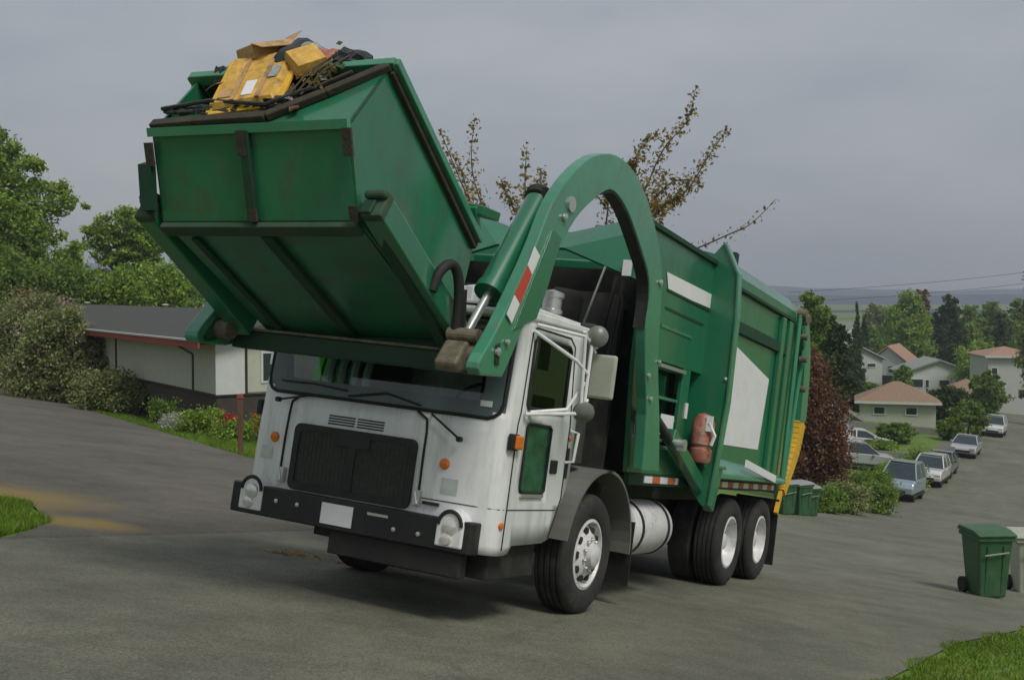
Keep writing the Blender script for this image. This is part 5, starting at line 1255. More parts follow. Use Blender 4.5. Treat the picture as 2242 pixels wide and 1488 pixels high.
# left trees
def cloudy(seed, n, W, D, H0, H1, r0, r1, flatten=0.6):
    rr = random.Random(seed); o = []
    for i in range(n):
        z = rr.uniform(H0, H1); k = 1 - 0.55 * ((z - H0) / (H1 - H0)) ** 1.5
        r_ = rr.uniform(r0, r1)
        o.append((rr.uniform(-W, W) * k, rr.uniform(-D, D) * k, z, r_, r_ * 0.9, r_ * flatten))
    return o
b = pot(8, 84)
tree('broadleaf_tree', b, scl([(-0.4, 0, 9.7, 0.75, .7, .55), (0.1, 0, 9.1, 0.7, .8, .5), (-0.8, 0, 8.7, 1.1, .9, .6), (0.9, 0, 8.1, 1.0, 0.9, 0.55), (1.8, 0.2, 7.3, 0.9, 0.8, 0.5), (2.7, 0, 6.9, 0.75, 0.7, 0.35), (-0.3, 0.3, 7.5, 1.3, 1, .6), (0.8, 0, 6.6, 1.1, 1, .45), (-0.5, 0, 5.3, 1.2, 1, .55), (1.3, .2, 5.2, 1.1, .9, .7), (2.3, .2, 5.0, .9, .8, .7), (0.4, 0.2, 4.2, 1.6, 1.2, .9), (2.2, 0.2, 3.9, 1.2, 1.2, .9), (-1.3, 0, 4.1, 1.2, 1.2, .9), (0.2, 0, 6.0, 1.8, 1.2, 1.2), (-0.2, 0, 8.2, 1.0, 1.0, 0.8)], 1.78, 1.35),
     40000, 0.14, M['leaf_bright'], 'tall light green tree with open layered crown at the left edge', group='trees behind the low house', r0=0.22, sub=90, tight=0.15, th=12)
b = pot(275, 88)
tree('broadleaf_tree', b, scl([(0, 0, 9.0, 1.3, 1, .45), (1.2, 0, 8.6, 1.1, 1, .45), (-1.2, 0, 8.3, 0.9, .9, .45), (1.9, 0, 7.8, .6, .8, .45), (-1.5, 0, 7.5, .8, .9, .35), (0.2, 0, 7.5, 1.3, 1, .35), (1.2, 0, 7.1, 1.0, 1, .3), (-0.6, 0, 6.6, 1.2, 1.0, .45), (0.7, 0, 6.0, 1.6, 1.2, .6), (0.3, 0, 7.9, 1.4, 1.1, 0.7)], 1.38, 1.45),
     15000, 0.14, M['leaf_bright'], 'flat topped light green tree with sky gaps behind the house roof', group='trees behind the low house', r0=0.2, sub=100, tight=0.14, th=10)
for u, D, H, W_, lm, lb, sd_ in ((50, 80, 8.6, 3.9, 'leaf_mid', 'dense green tree low behind the rust coloured shrub', 1), (165, 80, 8.2, 3.8, 'leaf_mid', 'dense green tree behind the left end of the dark roof', 2), (265, 80, 8.6, 3.8, 'leaf_bright', 'dense bright tree right behind the middle of the dark roof', 3), (360, 82, 9.0, 3.8, 'leaf_bright', 'dense bright tree behind the right part of the dark roof', 4), (440, 80, 7.2, 3.4, 'leaf_light', 'low light tree behind the roof end beside the container', 5), (560, 74, 6.0, 2.6, 'leaf_mid', 'green tree behind the house hidden mostly by the container', 6), (660, 74, 5.6, 2.4, 'leaf_mid', 'green tree behind the cab seen under the container', 7)):
    tree('dense_tree', pot(u, D), cloudy(sd_, 12, W_ * 0.7, 1.5, 1.8, H - 0.9, 1.2, 2.0, 0.75), 16000, 0.13, M[lm], lb, group='trees behind the low house', r0=0.16, sub=60, tight=0.2)

# light foliage seen through the windshield: flowering bush beside the house
shrub('pale_flowering_bush', pot(690, 30), [(0, 0, 0.8, 0.9, 0.6, 0.7), (0.5, 0, 1.4, 0.6, 0.5, 0.5)], 5000, 0.06, M['petal_white'], 'pale flowering bush seen through the left part of the windshield', blooms=(20, 0.06, M['leaf_mid'], 0.1))

# sparse copper-leaved tree behind the truck: long shoots rising above the body
ox, oy, oz = at(1235, 24.0)
pt = empty('plum_tree', (ox, oy, oz), None, 'sparse copper leaved tree whose long shoots rise behind the truck body', 'tree')
def pp(u, v, D=24.0): return ((u - 1121) / 2600 * D - ox, D - oy, (640 - v) / 2600 * D - oz)
shoots = [[(1180, 760), (1080, 560), (1010, 400), (965, 290)], [(1180, 760), (1090, 540), (1035, 380), (1040, 262)], [(1060, 500), (1030, 440), (1000, 340)],
          [(1200, 760), (1165, 520), (1150, 420), (1153, 325)], [(1160, 500), (1180, 430), (1185, 375)], [(1165, 520), (1120, 450), (1100, 400)],
          [(1250, 760), (1330, 560), (1400, 440), (1450, 330), (1500, 270), (1521, 195)], [(1370, 490), (1385, 400), (1400, 330), (1440, 295)], [(1330, 560), (1420, 480), (1500, 420), (1545, 350), (1590, 285)],
          [(1400, 470), (1470, 400), (1530, 400)], [(1400, 440), (1375, 380), (1380, 360)], [(1420, 480), (1460, 445), (1490, 430)], [(1310, 600), (1330, 460), (1325, 430)],
          [(1260, 760), (1420, 600), (1580, 520), (1640, 492), (1697, 437)], [(1420, 480), (1395, 430), (1360, 420)], [(1300, 640), (1360, 500), (1420, 460), (1450, 380)]]
mb = MB(); mb.tube([(0, 0, -0.3), (0.05, 0, 1.5), pp(1220, 860), pp(1200, 760)], [0.14, 0.12, 0.10, 0.07], 8)
lp = []
for i, s_ in enumerate(shoots):
    D = 24 + ((i * 37) % 11 - 5) * 0.12
    P = [pp(u, v, D) for u, v in s_]; C = crom(P, 6, False)
    mb.tube(C, [0.022 * (1 - k / len(C)) + 0.004 for k in range(len(C))], 5)
    n = len(C)
    for k in range(2, n):
        t = k / n; dens = 34 * (1 - t) ** 0.8 + 6
        if i == 13: dens *= 0.25
        for _ in range(int(dens)):
            q = np.array(C[k]) + rng.normal(size=3) * (0.10 * (1 - t) + 0.045)
            lp.append(q)
mb.build('trunk', M['bark'], pt, smooth=True)
quads('crown', np.array(lp), 0.045, M['leaf_copper'], pt)

# ------------------------------------------------------------------ right side: planting, trees, houses
shrub('maroon_hedge', pot(1795, 52), [(0.1, 0, 1.8, 1.3, 1.1, 1.5), (0.1, 0, 3.6, 1.2, 0.9, 1.6), (-0.4, 0, 5.5, 0.85, 0.7, 1.3), (0.5, 0, 2.6, 0.7, 0.7, 1.2), (-0.9, 0, 2.5, 0.8, .8, 2.2), (-0.7, 0, 4.6, .7, .7, 1.6)], 30000, 0.07, M['leaf_maroon'], 'tall maroon brown leaved hedge right behind the tail of the truck', 'hedge', sub=120, tight=0.18)
for u, D, w_, h_, lm, lb in ((1850, 46, 1.0, 1.0, 'leaf_olive', 'olive bush at the foot of the maroon hedge, nearest the green bins'), (1915, 50, 0.9, 1.1, 'leaf_mid', 'round green bush right of the maroon hedge beside the parked silver car'), (1970, 66, 1.4, 1.5, 'leaf_bright', 'bright green bush in the bank above the parked silver car'), (2020, 72, 1.5, 1.6, 'leaf_mid', 'green bush above the second parked car'), (1900, 60, 1.3, 1.3, 'leaf_light', 'light green bush beyond the round bush'), (1800, 44, 0.9, 0.8, 'leaf_mid', 'low green bush just above the green bins')):
    shrub('bush', pot(u, D), [(0, 0, h_ * 0.5, w_, 0.9, h_ * 0.6), (w_ * 0.5, 0.2, h_ * 0.5, w_ * 0.6, .7, h_ * .5), (-w_ * 0.6, 0.2, h_ * 0.45, w_ * 0.6, .7, h_ * .45)], 9000, 0.06, M[lm], lb, 'bush', 'bushes on the bank beside the street', sub=60, tight=0.2)

def rtree(u, D, vtop, wpx, lm, lb, kind='dense', n=12000, name='background_tree', botf=0.12):
    X, Y, Z = at(u, D)
    H = (640 - vtop) / 2600 * D - Z; Wm = wpx / 2600 * D / 2
    if kind == 'conifer':
        cl = [(0, 0, H * (0.12 + 0.85 * k / 9), Wm * (1 - k / 10.5), Wm * (1 - k / 10.5), H * 0.07) for k in range(10)]
    else:
        rr = random.Random(int(u * 7 + D)); cl = []
        for i in range(13):
            t = i / 12; z = H * (botf + (0.97 - botf) * t); k = math.sin(math.pi * (0.18 + 0.72 * t)) ** 0.8
            r_ = Wm * 0.45 * (0.7 + 0.5 * rr.random()) * (0.6 + 0.4 * k)
            a = i * 2.4; off = max(0, Wm * k - r_)
            cl.append((off * math.cos(a), off * math.sin(a), z - (r_ * 0.4 if t > 0.9 else 0), r_, r_, min(r_ * 0.9, H * 0.14)))
        cl.append((0, 0, H * 0.55, Wm * 0.6, Wm * 0.6, H * 0.28))
    return tree(name, (X, Y, Z), cl, n, 0.0011 * D + 0.03, M[lm], lb, 'tree', 'trees in the valley', r0=0.012 * H + 0.1, sub=70, tight=0.2)
rtree(1778, 95, 640, 150, 'leaf_light', 'big olive green tree right behind the tail of the truck', n=26000)
rtree(1833, 88, 690, 90, 'leaf_dark', 'dark green tree merging into the right side of the big olive tree', n=16000)
rtree(1876, 170, 664, 34, 'leaf_dark', 'small pointed dark conifer between the two biggest tree groups', 'conifer', 7000)
rtree(1893, 180, 690, 40, 'leaf_dark', 'short dark conifer just right of the small pointed one', 'conifer', 6000)
rtree(1920, 260, 662, 90, 'leaf_olive', 'hazy grey green tree behind the small conifers', n=9000)
rtree(1988, 200, 646, 125, 'leaf_bright', 'large round light green tree left of the reddish tree top', n=22000)
rtree(2020, 225, 630, 60, 'leaf_maroon', 'reddish brown tree top above the large round light green tree', n=7000)
rtree(2075, 205, 648, 85, 'leaf_dark', 'dark rounded tree right of the reddish tree top', n=15000)
rtree(2095, 190, 700, 70, 'leaf_dark', 'dark lower tree in front of the dark rounded one', n=9000)
rtree(1985, 215, 715, 150, 'leaf_mid', 'broad green tree above the two white houses', n=20000)
rtree(2060, 215, 735, 120, 'leaf_light', 'low light green tree above the right white house', n=12000)
rtree(1925, 215, 745, 80, 'leaf_mid', 'small green tree left behind the house with the salmon roof', n=8000)
for i, (u, v, wp, lm, lb) in enumerate(((2125, 668, 70, 'leaf_light', 'pale green tree left of the row on the far right'), (2168, 662, 80, 'leaf_light', 'pale green tree in the middle of the far right row'), (2225, 655, 90, 'leaf_light', 'pale green tree last of the far right row'), (2145, 700, 90, 'leaf_mid', 'green tree before the pale far right row'), (2290, 640, 100, 'leaf_mid', 'green tree cut by the right picture edge'))):
    rtree(u, 250 - i * 8, v, wp, lm, lb, n=10000)
rtree(2192, 190, 682, 48, 'leaf_dark', 'narrow dark tree in front of the far right row', n=8000)
rtree(2262, 120, 592, 80, 'leaf_olive', 'tall thin crowned tree at the right picture edge', n=9000)
rtree(2145, 160, 748, 130, 'leaf_bright', 'yellow green tree right of the white houses', n=12000)
rtree(2165, 128, 815, 90, 'leaf_mid', 'round green tree left of the pale tall building', n=11000)
rtree(2080, 112, 845, 110, 'leaf_dark', 'dark green shrubby tree below the right white house', n=12000)
rtree(2125, 100, 878, 90, 'leaf_mid', 'round green shrubby tree above the second row of cars', n=9000)
rtree(1965, 92, 925, 90, 'leaf_mid', 'low green shrubby tree below the tan roofed house', n=9000)
rtree(1872, 120, 835, 90, 'leaf_dark', 'dark bush left of the tan roofed house', n=8000)

for u, D, v, wp, lm, lb in ((1832, 150, 770, 60, 'leaf_light', 'small light tree behind the narrow white gable'), (1978, 150, 800, 46, 'leaf_mid', 'slim green tree between the two white houses'), (1905, 140, 838, 60, 'leaf_mid', 'low green tree in front of the left white house'),
    (2118, 178, 770, 60, 'leaf_mid', 'green tree at the right end of the right white house'), (1955, 240, 690, 70, 'leaf_mid', 'middle green tree left of the large round light green one'), (2045, 240, 690, 60, 'leaf_light', 'pale tree between the large round tree and the dark rounded one'),
    (1905, 230, 712, 60, 'leaf_mid', 'green tree right of the short dark conifer'), (2020, 118, 868, 70, 'leaf_dark', 'dark tree touching the right side of the tan hipped roof'), (1930, 84, 962, 80, 'leaf_bright', 'low bright tree on the lawn before the tan roofed house'), (2085, 96, 915, 60, 'leaf_light', 'low light tree beside the tiny far bin'),
    (2130, 215, 705, 60, 'leaf_bright', 'yellow green tree before the pale far row'), (2205, 230, 690, 80, 'leaf_mid', 'green tree right of the narrow dark one')):
    rtree(u, D, v, wp, lm, lb, n=8000)

def house(u, D, wm, dm, hw, hr, rotd, wall, roof, label, name='house', wins=(), door=None, garage=None, chim=None, hip=False, dz=0.0):
    X, Y, Z = at(u, D)
    e = empty(name, (X, Y, Z + dz), Matrix.Rotation(R(rotd), 3, 'Z'), label, 'house', 'houses in the valley')
    w2 = wm / 2
    mb = MB(); mb.box((-w2, 0, -3), (w2, dm, hw)); 
    if not hip: mb.prism([(-w2, hw), (w2, hw), (0, hw + hr * 0.94)], 1, 0.0, dm) if rotd > 900 else None
    mb.build('wall', wall, e)
    ov = 0.5
    mb = MB()
    if hip:
        r2 = max(0.1, w2 - dm / 2)
        mb.add([(-w2 - ov, -ov, hw), (w2 + ov, -ov, hw), (w2 + ov, dm + ov, hw), (-w2 - ov, dm + ov, hw), (-r2, dm / 2, hw + hr), (r2, dm / 2, hw + hr)], [(0, 1, 5, 4), (1, 2, 5), (2, 3, 4, 5), (3, 0, 4), (0, 3, 2, 1)])
    else:
        mb.prism([(-w2 - ov, hw - 0.1), (0, hw + hr), (w2 + ov, hw - 0.1), (w2 + ov, hw + 0.12), (0, hw + hr + 0.25), (-w2 - ov, hw + 0.12)], 1, -ov, dm + ov)
        m2 = MB(); m2.prism([(-w2, hw), (w2, hw), (0, hw + hr * 0.97)], 1, 0.0, dm); m2.build('gable', wall, e)
    rf = mb.build('roof', roof, e)
    if chim is not None:
        mb = MB(); mb.box((chim - 0.35, dm * 0.4, hw), (chim + 0.35, dm * 0.4 + 0.7, hw + hr + 0.9)); mb.box((chim - 0.42, dm * 0.4 - 0.07, hw + hr + 0.9), (chim + 0.42, dm * 0.4 + 0.77, hw + hr + 1.02)); mb.build('chimney', M['wallwhite'], rf)
    for x, z, ww, hh in wins:
        mb = MB(); ring(mb, x - ww / 2, x + ww / 2, z, z + hh, 0.1, 0.0, 0.08, 0.02)
        mb.v = [(p[1], -p[0] + 0.0, p[2]) for p in mb.v]; f_ = mb.build('window', M['wallwhite'], e)
        mb = MB(); mb.box((x - ww / 2 + 0.05, -0.03, z + 0.05), (x + ww / 2 - 0.05, -0.01, z + hh - 0.05)); mb.build('pane', M['window'], f_)
    if door: 
        mb = MB(); mb.box((door[0] - door[2] / 2, -0.05, door[1]), (door[0] + door[2] / 2, -0.01, door[1] + door[3])); mb.build('door', M['brick'], e)
    if garage:
        mb = MB(); mb.box((garage[0] - garage[2] / 2, -0.04, garage[1]), (garage[0] + garage[2] / 2, -0.01, garage[1] + garage[3])); mb.build('garage_door', M['leafless'] if 'leafless' in M else M['trimdark'], e)
    mb = MB(); mb.box((-w2 - ov, -ov - 0.04, hw - 0.16), (w2 + ov, -ov, hw + 0.06)); mb.build('fascia', M['wallwhite'], e) if hip else None
    return e
h1 = house(1887, 175, 6.8, 8, 3.8, 1.7, 12, M['wallpale'], M['roofgrey'], 'pale house with low grey gable, the left one of the two white houses', wins=((-1.8, 0.9, 1.3, 1.4), (0.2, 0.6, 1.0, 1.0), (1.6, 2.6, 1.5, .7)), dz=0.6)
h1b = house(1945, 180, 5.5, 9, 3.3, 2.5, -28, M['wallwhite'], M['roofpink'], 'white house wing with salmon pink roof between the two white gable houses', wins=((0.5, 1.8, 1.0, 1.2),), garage=(-0.6, -0.6, 3, 2.1), dz=0.8)
h2 = house(2058, 165, 9.2, 8, 3.0, 1.7, -6, M['wallwhite'], M['roofgrey'], 'white house with grey roof and dark entry, the right one of the two white houses', wins=((-3.0, 0.9, 1.8, 1.3), (-1.6, .9, .6, 1.2), (2.6, 1.2, 0.9, 0.9), (0.7, 1.1, 1.5, 1.0)), door=(0.5, -1.3, 1.6, 2.1), dz=0.6)
h3 = house(1968, 108, 6.6, 6, 1.5, 1.7, -16, M['wallgrey'], M['rooftan'], 'low house with broad tan hipped roof below the two white houses', hip=True, wins=((-1.6, .3, 1.1, .8), (1.2, .3, 1.1, .8)), dz=0.5)
h4 = house(2222, 140, 5.8, 9, 6.6, 1.0, -8, M['wallpale'], M['roofpink'], 'tall blank pale building cut by the right picture edge', hip=True, wins=((-2.2, 4.4, .8, .9),), dz=0.2)
h5 = house(1846, 78, 1.7, 4, 2.6, 0.7, 14, M['wallwhite'], M['roofgrey'], 'narrow white gable end just right of the maroon hedge', wins=((0.2, 0.6, 0.5, 1.0),), dz=0.2)
h6 = house(1868, 255, 5.0, 6, 3.0, 2.4, 25, M['wallwhite'], M['roofgrey'], 'small far white house with steep roof above the salmon roof', wins=((-.8, .8, 1, 1),), dz=4.5)
h7 = house(1920, 262, 6.5, 6, 2.4, 1.6, -18, M['wallpale'], M['roofgrey'], 'small far grey house right of the far white one', wins=((0.6, .8, 1, 1),), dz=4.0)
h8 = house(2150, 185, 2.6, 3, 1.6, 0.8, -10, M['wallwhite'], M['roofgrey'], 'tiny white shed among the yellow green trees', dz=4.0)

h9 = house(2010, 300, 7.0, 6, 2.6, 1.8, 15, M['wallwhite'], M['roofgrey'], 'small far white house glimpsed between the big round tree and the dark one', wins=((0.5, .8, 1, 1),), dz=5.5)
h10 = house(2182, 165, 4.0, 5, 2.4, 1.2, -12, M['wallwhite'], M['rooftan'], 'small white house with tan roof left of the tall pale building', wins=((-.6, .8, .8, .9), (.9, .8, .8, .9)), dz=1.5)
h11 = house(2120, 135, 5.0, 5, 1.6, 1.4, -18, M['wallgrey'], M['rooftan'], 'low tan roofed bungalow half hidden behind the shrubby tree above the cars', hip=True, wins=((0.4, .4, .8, .7),), dz=0.6)
# curved low kerb walls in the garden
for u, D, r_, lb in ((1985, 80, 3.2, 'low curved pale garden wall above the parked cars'), (1960, 98, 4.5, 'long pale retaining wall under the tan roofed house')):
    X, Y, Z = at(u, D)
    e = empty('garden_wall', (X, Y, Z), None, lb, 'wall')
    pts = [(r_ * math.cos(R(a)) * 1.3, r_ * 0.5 * math.sin(R(a)), 0.0) for a in range(20, 171, 10)]
    mb = MB()
    pts = [(p[0], p[1], float(gz(X + p[0], Y + p[1])) - Z + 0.25) for p in pts]
    for a, b in zip(pts[:-1], pts[1:]): mb.beam(a, b, 0.3, 0.6)
    mb.build('wall_course', M['concrete'], e)

# ------------------------------------------------------------------ parked cars
def car_proto(kind, paint):
    """x forward, length L; returns empty with parts"""
    e = empty('parked_car')
    if kind == 'van':
        body = [(-2.3, 0.45), (-2.35, 0.9), (-2.3, 1.15), (0.9, 1.15), (1.6, 1.1), (2.25, 0.95), (2.35, 0.7), (2.3, 0.4)]
        top = [(-2.25, 1.15), (-2.12, 1.80), (-1.9, 1.9), (0.5, 1.88), (0.75, 1.82), (1.5, 1.12)]
    elif kind == 'suv':
        body = [(-2.3, 0.42), (-2.35, 0.9), (-2.28, 1.08), (1.0, 1.08), (1.9, 1.0), (2.25, 0.88), (2.32, 0.6), (2.28, 0.4)]
        top = [(-2.22, 1.08), (-2.0, 1.62), (-1.75, 1.72), (0.1, 1.72), (0.4, 1.66), (1.15, 1.08)]
    else:
        body = [(-2.25, 0.36), (-2.3, 0.75), (-2.2, 0.95), (-1.5, 0.98), (1.0, 0.95), (1.9, 0.86), (2.2, 0.74), (2.28, 0.5), (2.2, 0.34)]
        top = [(-1.95, 0.97), (-1.2, 1.40), (-0.9, 1.44), (0.0, 1.44), (0.25, 1.39), (1.15, 0.95)]
    yb, yt = 0.88, 0.66
    mb = MB()
    n = len(body); P = crom(body, 3, True)
    P = body
    for y in (-yb, yb): pass
    m = len(P)
    rings_ = [(-yb + 0.08, 0.93), (-yb, 1.0), (yb, 1.0), (yb - 0.08, 0.93)]
    cz = 0.65
    rows = []
    for y, k in ((-yb + 0.10, 0.96), (-yb, 1), (yb, 1), (yb - 0.10, 0.96)):
        rows.append([(p[0] * k, y if k == 1 else math.copysign(yb, y), cz + (p[1] - cz) * k) for p in P])
    mb.prism(body, 1, -yb, yb)
    bo = mb.build('body', paint, e, bevel=0.07)
    zb = top[0][1]; zt = max(p[1] for p in top)
    vs = []; 
    for sgn in (-1, 1):
        for x, z in top: vs.append((x, sgn * (yb - 0.03 - (yb - yt) * (z - zb) / (zt - zb)), z))
    k = len(top)
    fs = [tuple(range(k)), tuple(range(k, 2 * k))[::-1]] + [(i, i + 1, k + i + 1, k + i) for i in range(k - 1)]
    mb = MB(); mb.add(vs, fs); mb.build('windows', M['carglass'], e)
    # roof and pillars
    mb = MB()
    def tp(i, sgn, o=0.012):
        x, z = top[i]; return (x, sgn * (yb - 0.03 + o - (yb - yt) * (z - zb) / (zt - zb)), z + o)
    for sgn in (-1, 1):
        for i in range(k - 1): mb.beam(tp(i, sgn), tp(i + 1, sgn), 0.06, 0.06)
        xm = (top[1][0] + top[-2][0]) / 2
        mb.beam((xm, sgn * (yt + 0.0), zt), (xm, sgn * (yb - 0.02), zb), 0.08, 0.05)
    mb.add([tp(1, -1), tp(k - 2, -1), tp(k - 2, 1), tp(1, 1)], [(0, 1, 2, 3)]); mb.add([(x, y, z + 0.03) for x, y, z in (tp(2, -1), tp(k - 3, -1), tp(k - 3, 1), tp(2, 1))], [(0, 1, 2, 3)])
    mb.build('roof', paint, e, solid=0.02)
    for x in (-1.42, 1.42):
        for sgn in (-1, 1):
            mb = MB(); mb.lathe([(0.2, -0.2), (0.33, -0.2), (0.335, -0.02), (0.31, 0.01), (0.21, 0.015)], (x, sgn * (yb - 0.02), 0.33), (0, sgn, 0), 24); wh = mb.build('wheel', M['rubber'], e, smooth=True)
            mb = MB(); mb.lathe([(0.21, 0.0), (0.2, 0.012), (0.08, 0.0), (0.05, 0.02), (0, 0.02)], (x, sgn * (yb - 0.02), 0.33), (0, sgn, 0), 20); mb.build('rim', M['silver'], wh, smooth=True)
    for sgn in (-1, 1):
        mb = MB(); mb.box((2.16, sgn * 0.66 - 0.17, 0.66), (2.32, sgn * 0.66 + 0.17, 0.80)); mb.build('headlight', M['lens'], e, bevel=0.02)
        mb = MB(); mb.box((-2.36, sgn * 0.70 - 0.12, 0.76), (-2.24, sgn * 0.70 + 0.12, 0.92)); mb.build('taillight', M['redrefl'], e, bevel=0.02)
        mb = MB(); mb.box((0.72, sgn * 0.96 - 0.1, 0.98), (0.86, sgn * 0.96 + 0.1, 1.10)); mb.build('door_mirror', paint, e, bevel=0.02)
    mb = MB(); mb.box((2.2, -0.5, 0.45), (2.335, 0.5, 0.60)); mb.build('front_grille', M['black'], e, bevel=0.02)
    mb = MB(); mb.box((-2.2, -yb - 0.005, 0.28), (2.1, yb + 0.005, 0.40)); mb.build('sill', M['black'], e)
    return e
def park(e, u, D, heading, label, group='cars parked along the far kerb'):
    X, Y, Z = at(u, D)
    h = R(heading)
    fx, fy = math.cos(h), math.sin(h)
    f = Vector((fx, fy, float(gz(X + fx, Y + fy) - gz(X - fx, Y - fy)) / 2)).normalized()
    lft = Vector((-fy, fx, float(gz(X - fy, Y + fx) - gz(X + fy, Y - fx)) / 2)); up = f.cross(lft).normalized(); lft = up.cross(f)
    m = Matrix((f, lft, up)).transposed()
    e.matrix_world = Matrix.Translation((X, Y, Z)) @ m.to_4x4()
    props(e, label, 'car', group)
def paint(name, c): return mat(name, c, 0.22, metal=0.25, var=0.04, coat=0.5)
down = 243.2
pb, pw, ps, pg = paint('silver_blue_paint', (0.32, 0.40, 0.44)), paint('white_car_paint', (0.7, 0.7, 0.68)), paint('silver_car_paint', (0.45, 0.46, 0.46)), paint('dark_grey_car_paint', (0.10, 0.11, 0.10))
park(car_proto('van', pb), 1978, 62, down, 'silver blue van, nearest of the cars parked along the far kerb')
park(car_proto('suv', pw), 2040, 71, down, 'white hatchback parked right behind the silver blue van')
park(car_proto('sedan', ps), 2118, 87, down, 'silver sedan with dark underside, third along the far kerb')
park(car_proto('suv', pw), 2180, 104, down, 'white car farthest along the far kerb')
park(car_proto('sedan', pg), 2062, 76, down, 'dark grey car half hidden behind the white hatchback')
park(car_proto('sedan', pw), 1888, 86, 350, 'white car standing in the drive beside the narrow white gable', 'cars in the driveway')
park(car_proto('suv', ps), 1882, 76, 352, 'pale silver car in the drive in front of the white one', 'cars in the driveway')

# ------------------------------------------------------------------ bins
def bin_(name, u, D, hgt, rot, body, lid, label, group=None, tilt=0):
    X, Y, Z = at(u, D)
    e = empty(name, (X, Y, Z), Matrix.Rotation(R(rot), 3, 'Z'), label, 'bin', group)
    s = hgt
    w0, w1, d0, d1 = 0.20 * s, 0.255 * s, 0.22 * s, 0.31 * s
    mb = MB(); mb.hexa([(-w0, -d0, 0.02), (w0, -d0, 0.02), (w0, d0, 0.02), (-w0, d0, 0.02), (-w1, -d1, 0.92 * s), (w1, -d1, 0.92 * s), (w1, d1, 0.92 * s), (-w1, d1, 0.92 * s)]); bo = mb.build('bin_body', body, e, bevel=0.03)
    mb = MB(); mb.box((-w1 - 0.02, -d1 - 0.025, 0.86 * s), (w1 + 0.02, d1 + 0.02, 0.925 * s)); mb.build('rim', body, bo, bevel=0.012)
    mb = MB(); mb.prism([(-d1 - 0.05, 0.93 * s), (-d1 - 0.05, 0.96 * s), (-d1 * 0.5, 1.0 * s), (d1, 1.0 * s), (d1 + 0.06, 0.95 * s), (d1 + 0.06, 0.93 * s)], 0, -w1 - 0.03, w1 + 0.03); mb.build('lid', lid, e, bevel=0.02)
    mb = MB(); mb.tube([(-w1 * 0.8, d1 + 0.09, 0.90 * s), (w1 * 0.8, d1 + 0.09, 0.90 * s)], 0.018, 8); mb.tube([(-w1 * 0.7, -d1 - 0.02, 0.66 * s), (w1 * 0.7, -d1 - 0.02, 0.70 * s)], 0.014, 8); mb.build('handle', M['binlid'], e)
    for sgn in (1, -1):
        mb = MB(); mb.lathe([(0, -0.03), (0.12, -0.03), (0.12, 0.03), (0, 0.03)], (sgn * (w0 + 0.04), d0 + 0.02, 0.12), (1, 0, 0), 18); mb.build('wheel', M['rubber'], e, smooth=True)
    for x in (-0.12 * s, 0.12 * s):
        mb = MB(); mb.hexa([(x - 0.012, -d0 - 0.012, 0.1), (x + 0.012, -d0 - 0.012, 0.1), (x + 0.012, -d0 + 0.01, 0.1), (x - 0.012, -d0 + 0.01, 0.1), (x - 0.012, -d1 - 0.008, 0.8 * s), (x + 0.012, -d1 - 0.008, 0.8 * s), (x + 0.012, -d1 + 0.01, 0.8 * s), (x - 0.012, -d1 + 0.01, 0.8 * s)]); mb.build('body_rib', body, bo)
    return e
bin_('wheelie_bin', 2168, 17.6, 1.02, 4, M['bin'], M['bin'], 'large green wheelie bin standing alone at the near right kerb', 'bins at the near kerb')
bin_('wheelie_bin', 2262, 19.2, 1.02, -8, M['bingrey'], M['bingrey'], 'pale grey wheelie bin cut by the right picture edge', 'bins at the near kerb')
bin_('wheelie_bin', 1722, 37.6, 1.05, 20, M['bin'], M['binlid'], 'green grey-lidded bin closest behind the truck mud flap', 'bins behind the truck')
bin_('wheelie_bin', 1755, 38.2, 1.1, 24, M['bin'], M['binlid'], 'green grey-lidded bin right of its twin behind the truck', 'bins behind the truck')
bin_('wheelie_bin', 2110, 99, 1.3, 10, M['bin'], M['binlid'], 'tiny far green bin on the grass between the far parked cars')
bin_('wheelie_bin', 1776, 38.9, 1.0, 10, M['bin'], M['binlid'], 'green bin with the lid askew, outermost of those behind the truck', 'bins behind the truck')

# power lines
for i, (v0, v1, D) in enumerate(((640, 588, 120), (662, 612, 118), (700, 668, 116))):
    e = empty('power_line', (0, 0, 0), None, ('uppermost', 'middle', 'lowest')[i] + ' of three thin wires crossing the sky above the valley trees', 'wire', 'power lines over the valley')
    pts = []
    for k in range(15):
        t = k / 14; u = 1725 + t * 800; v = v0 + (v1 - v0) * t * 1.6 + 14 * math.sin(math.pi * t) * 0.8; DD = D - 8 * t
        pts.append(((u - 1121) / 2600 * DD, DD, (640 - v) / 2600 * DD))
    mb = MB(); mb.tube(pts, 0.018, 5); mb.build('cable', M['wire'], e)

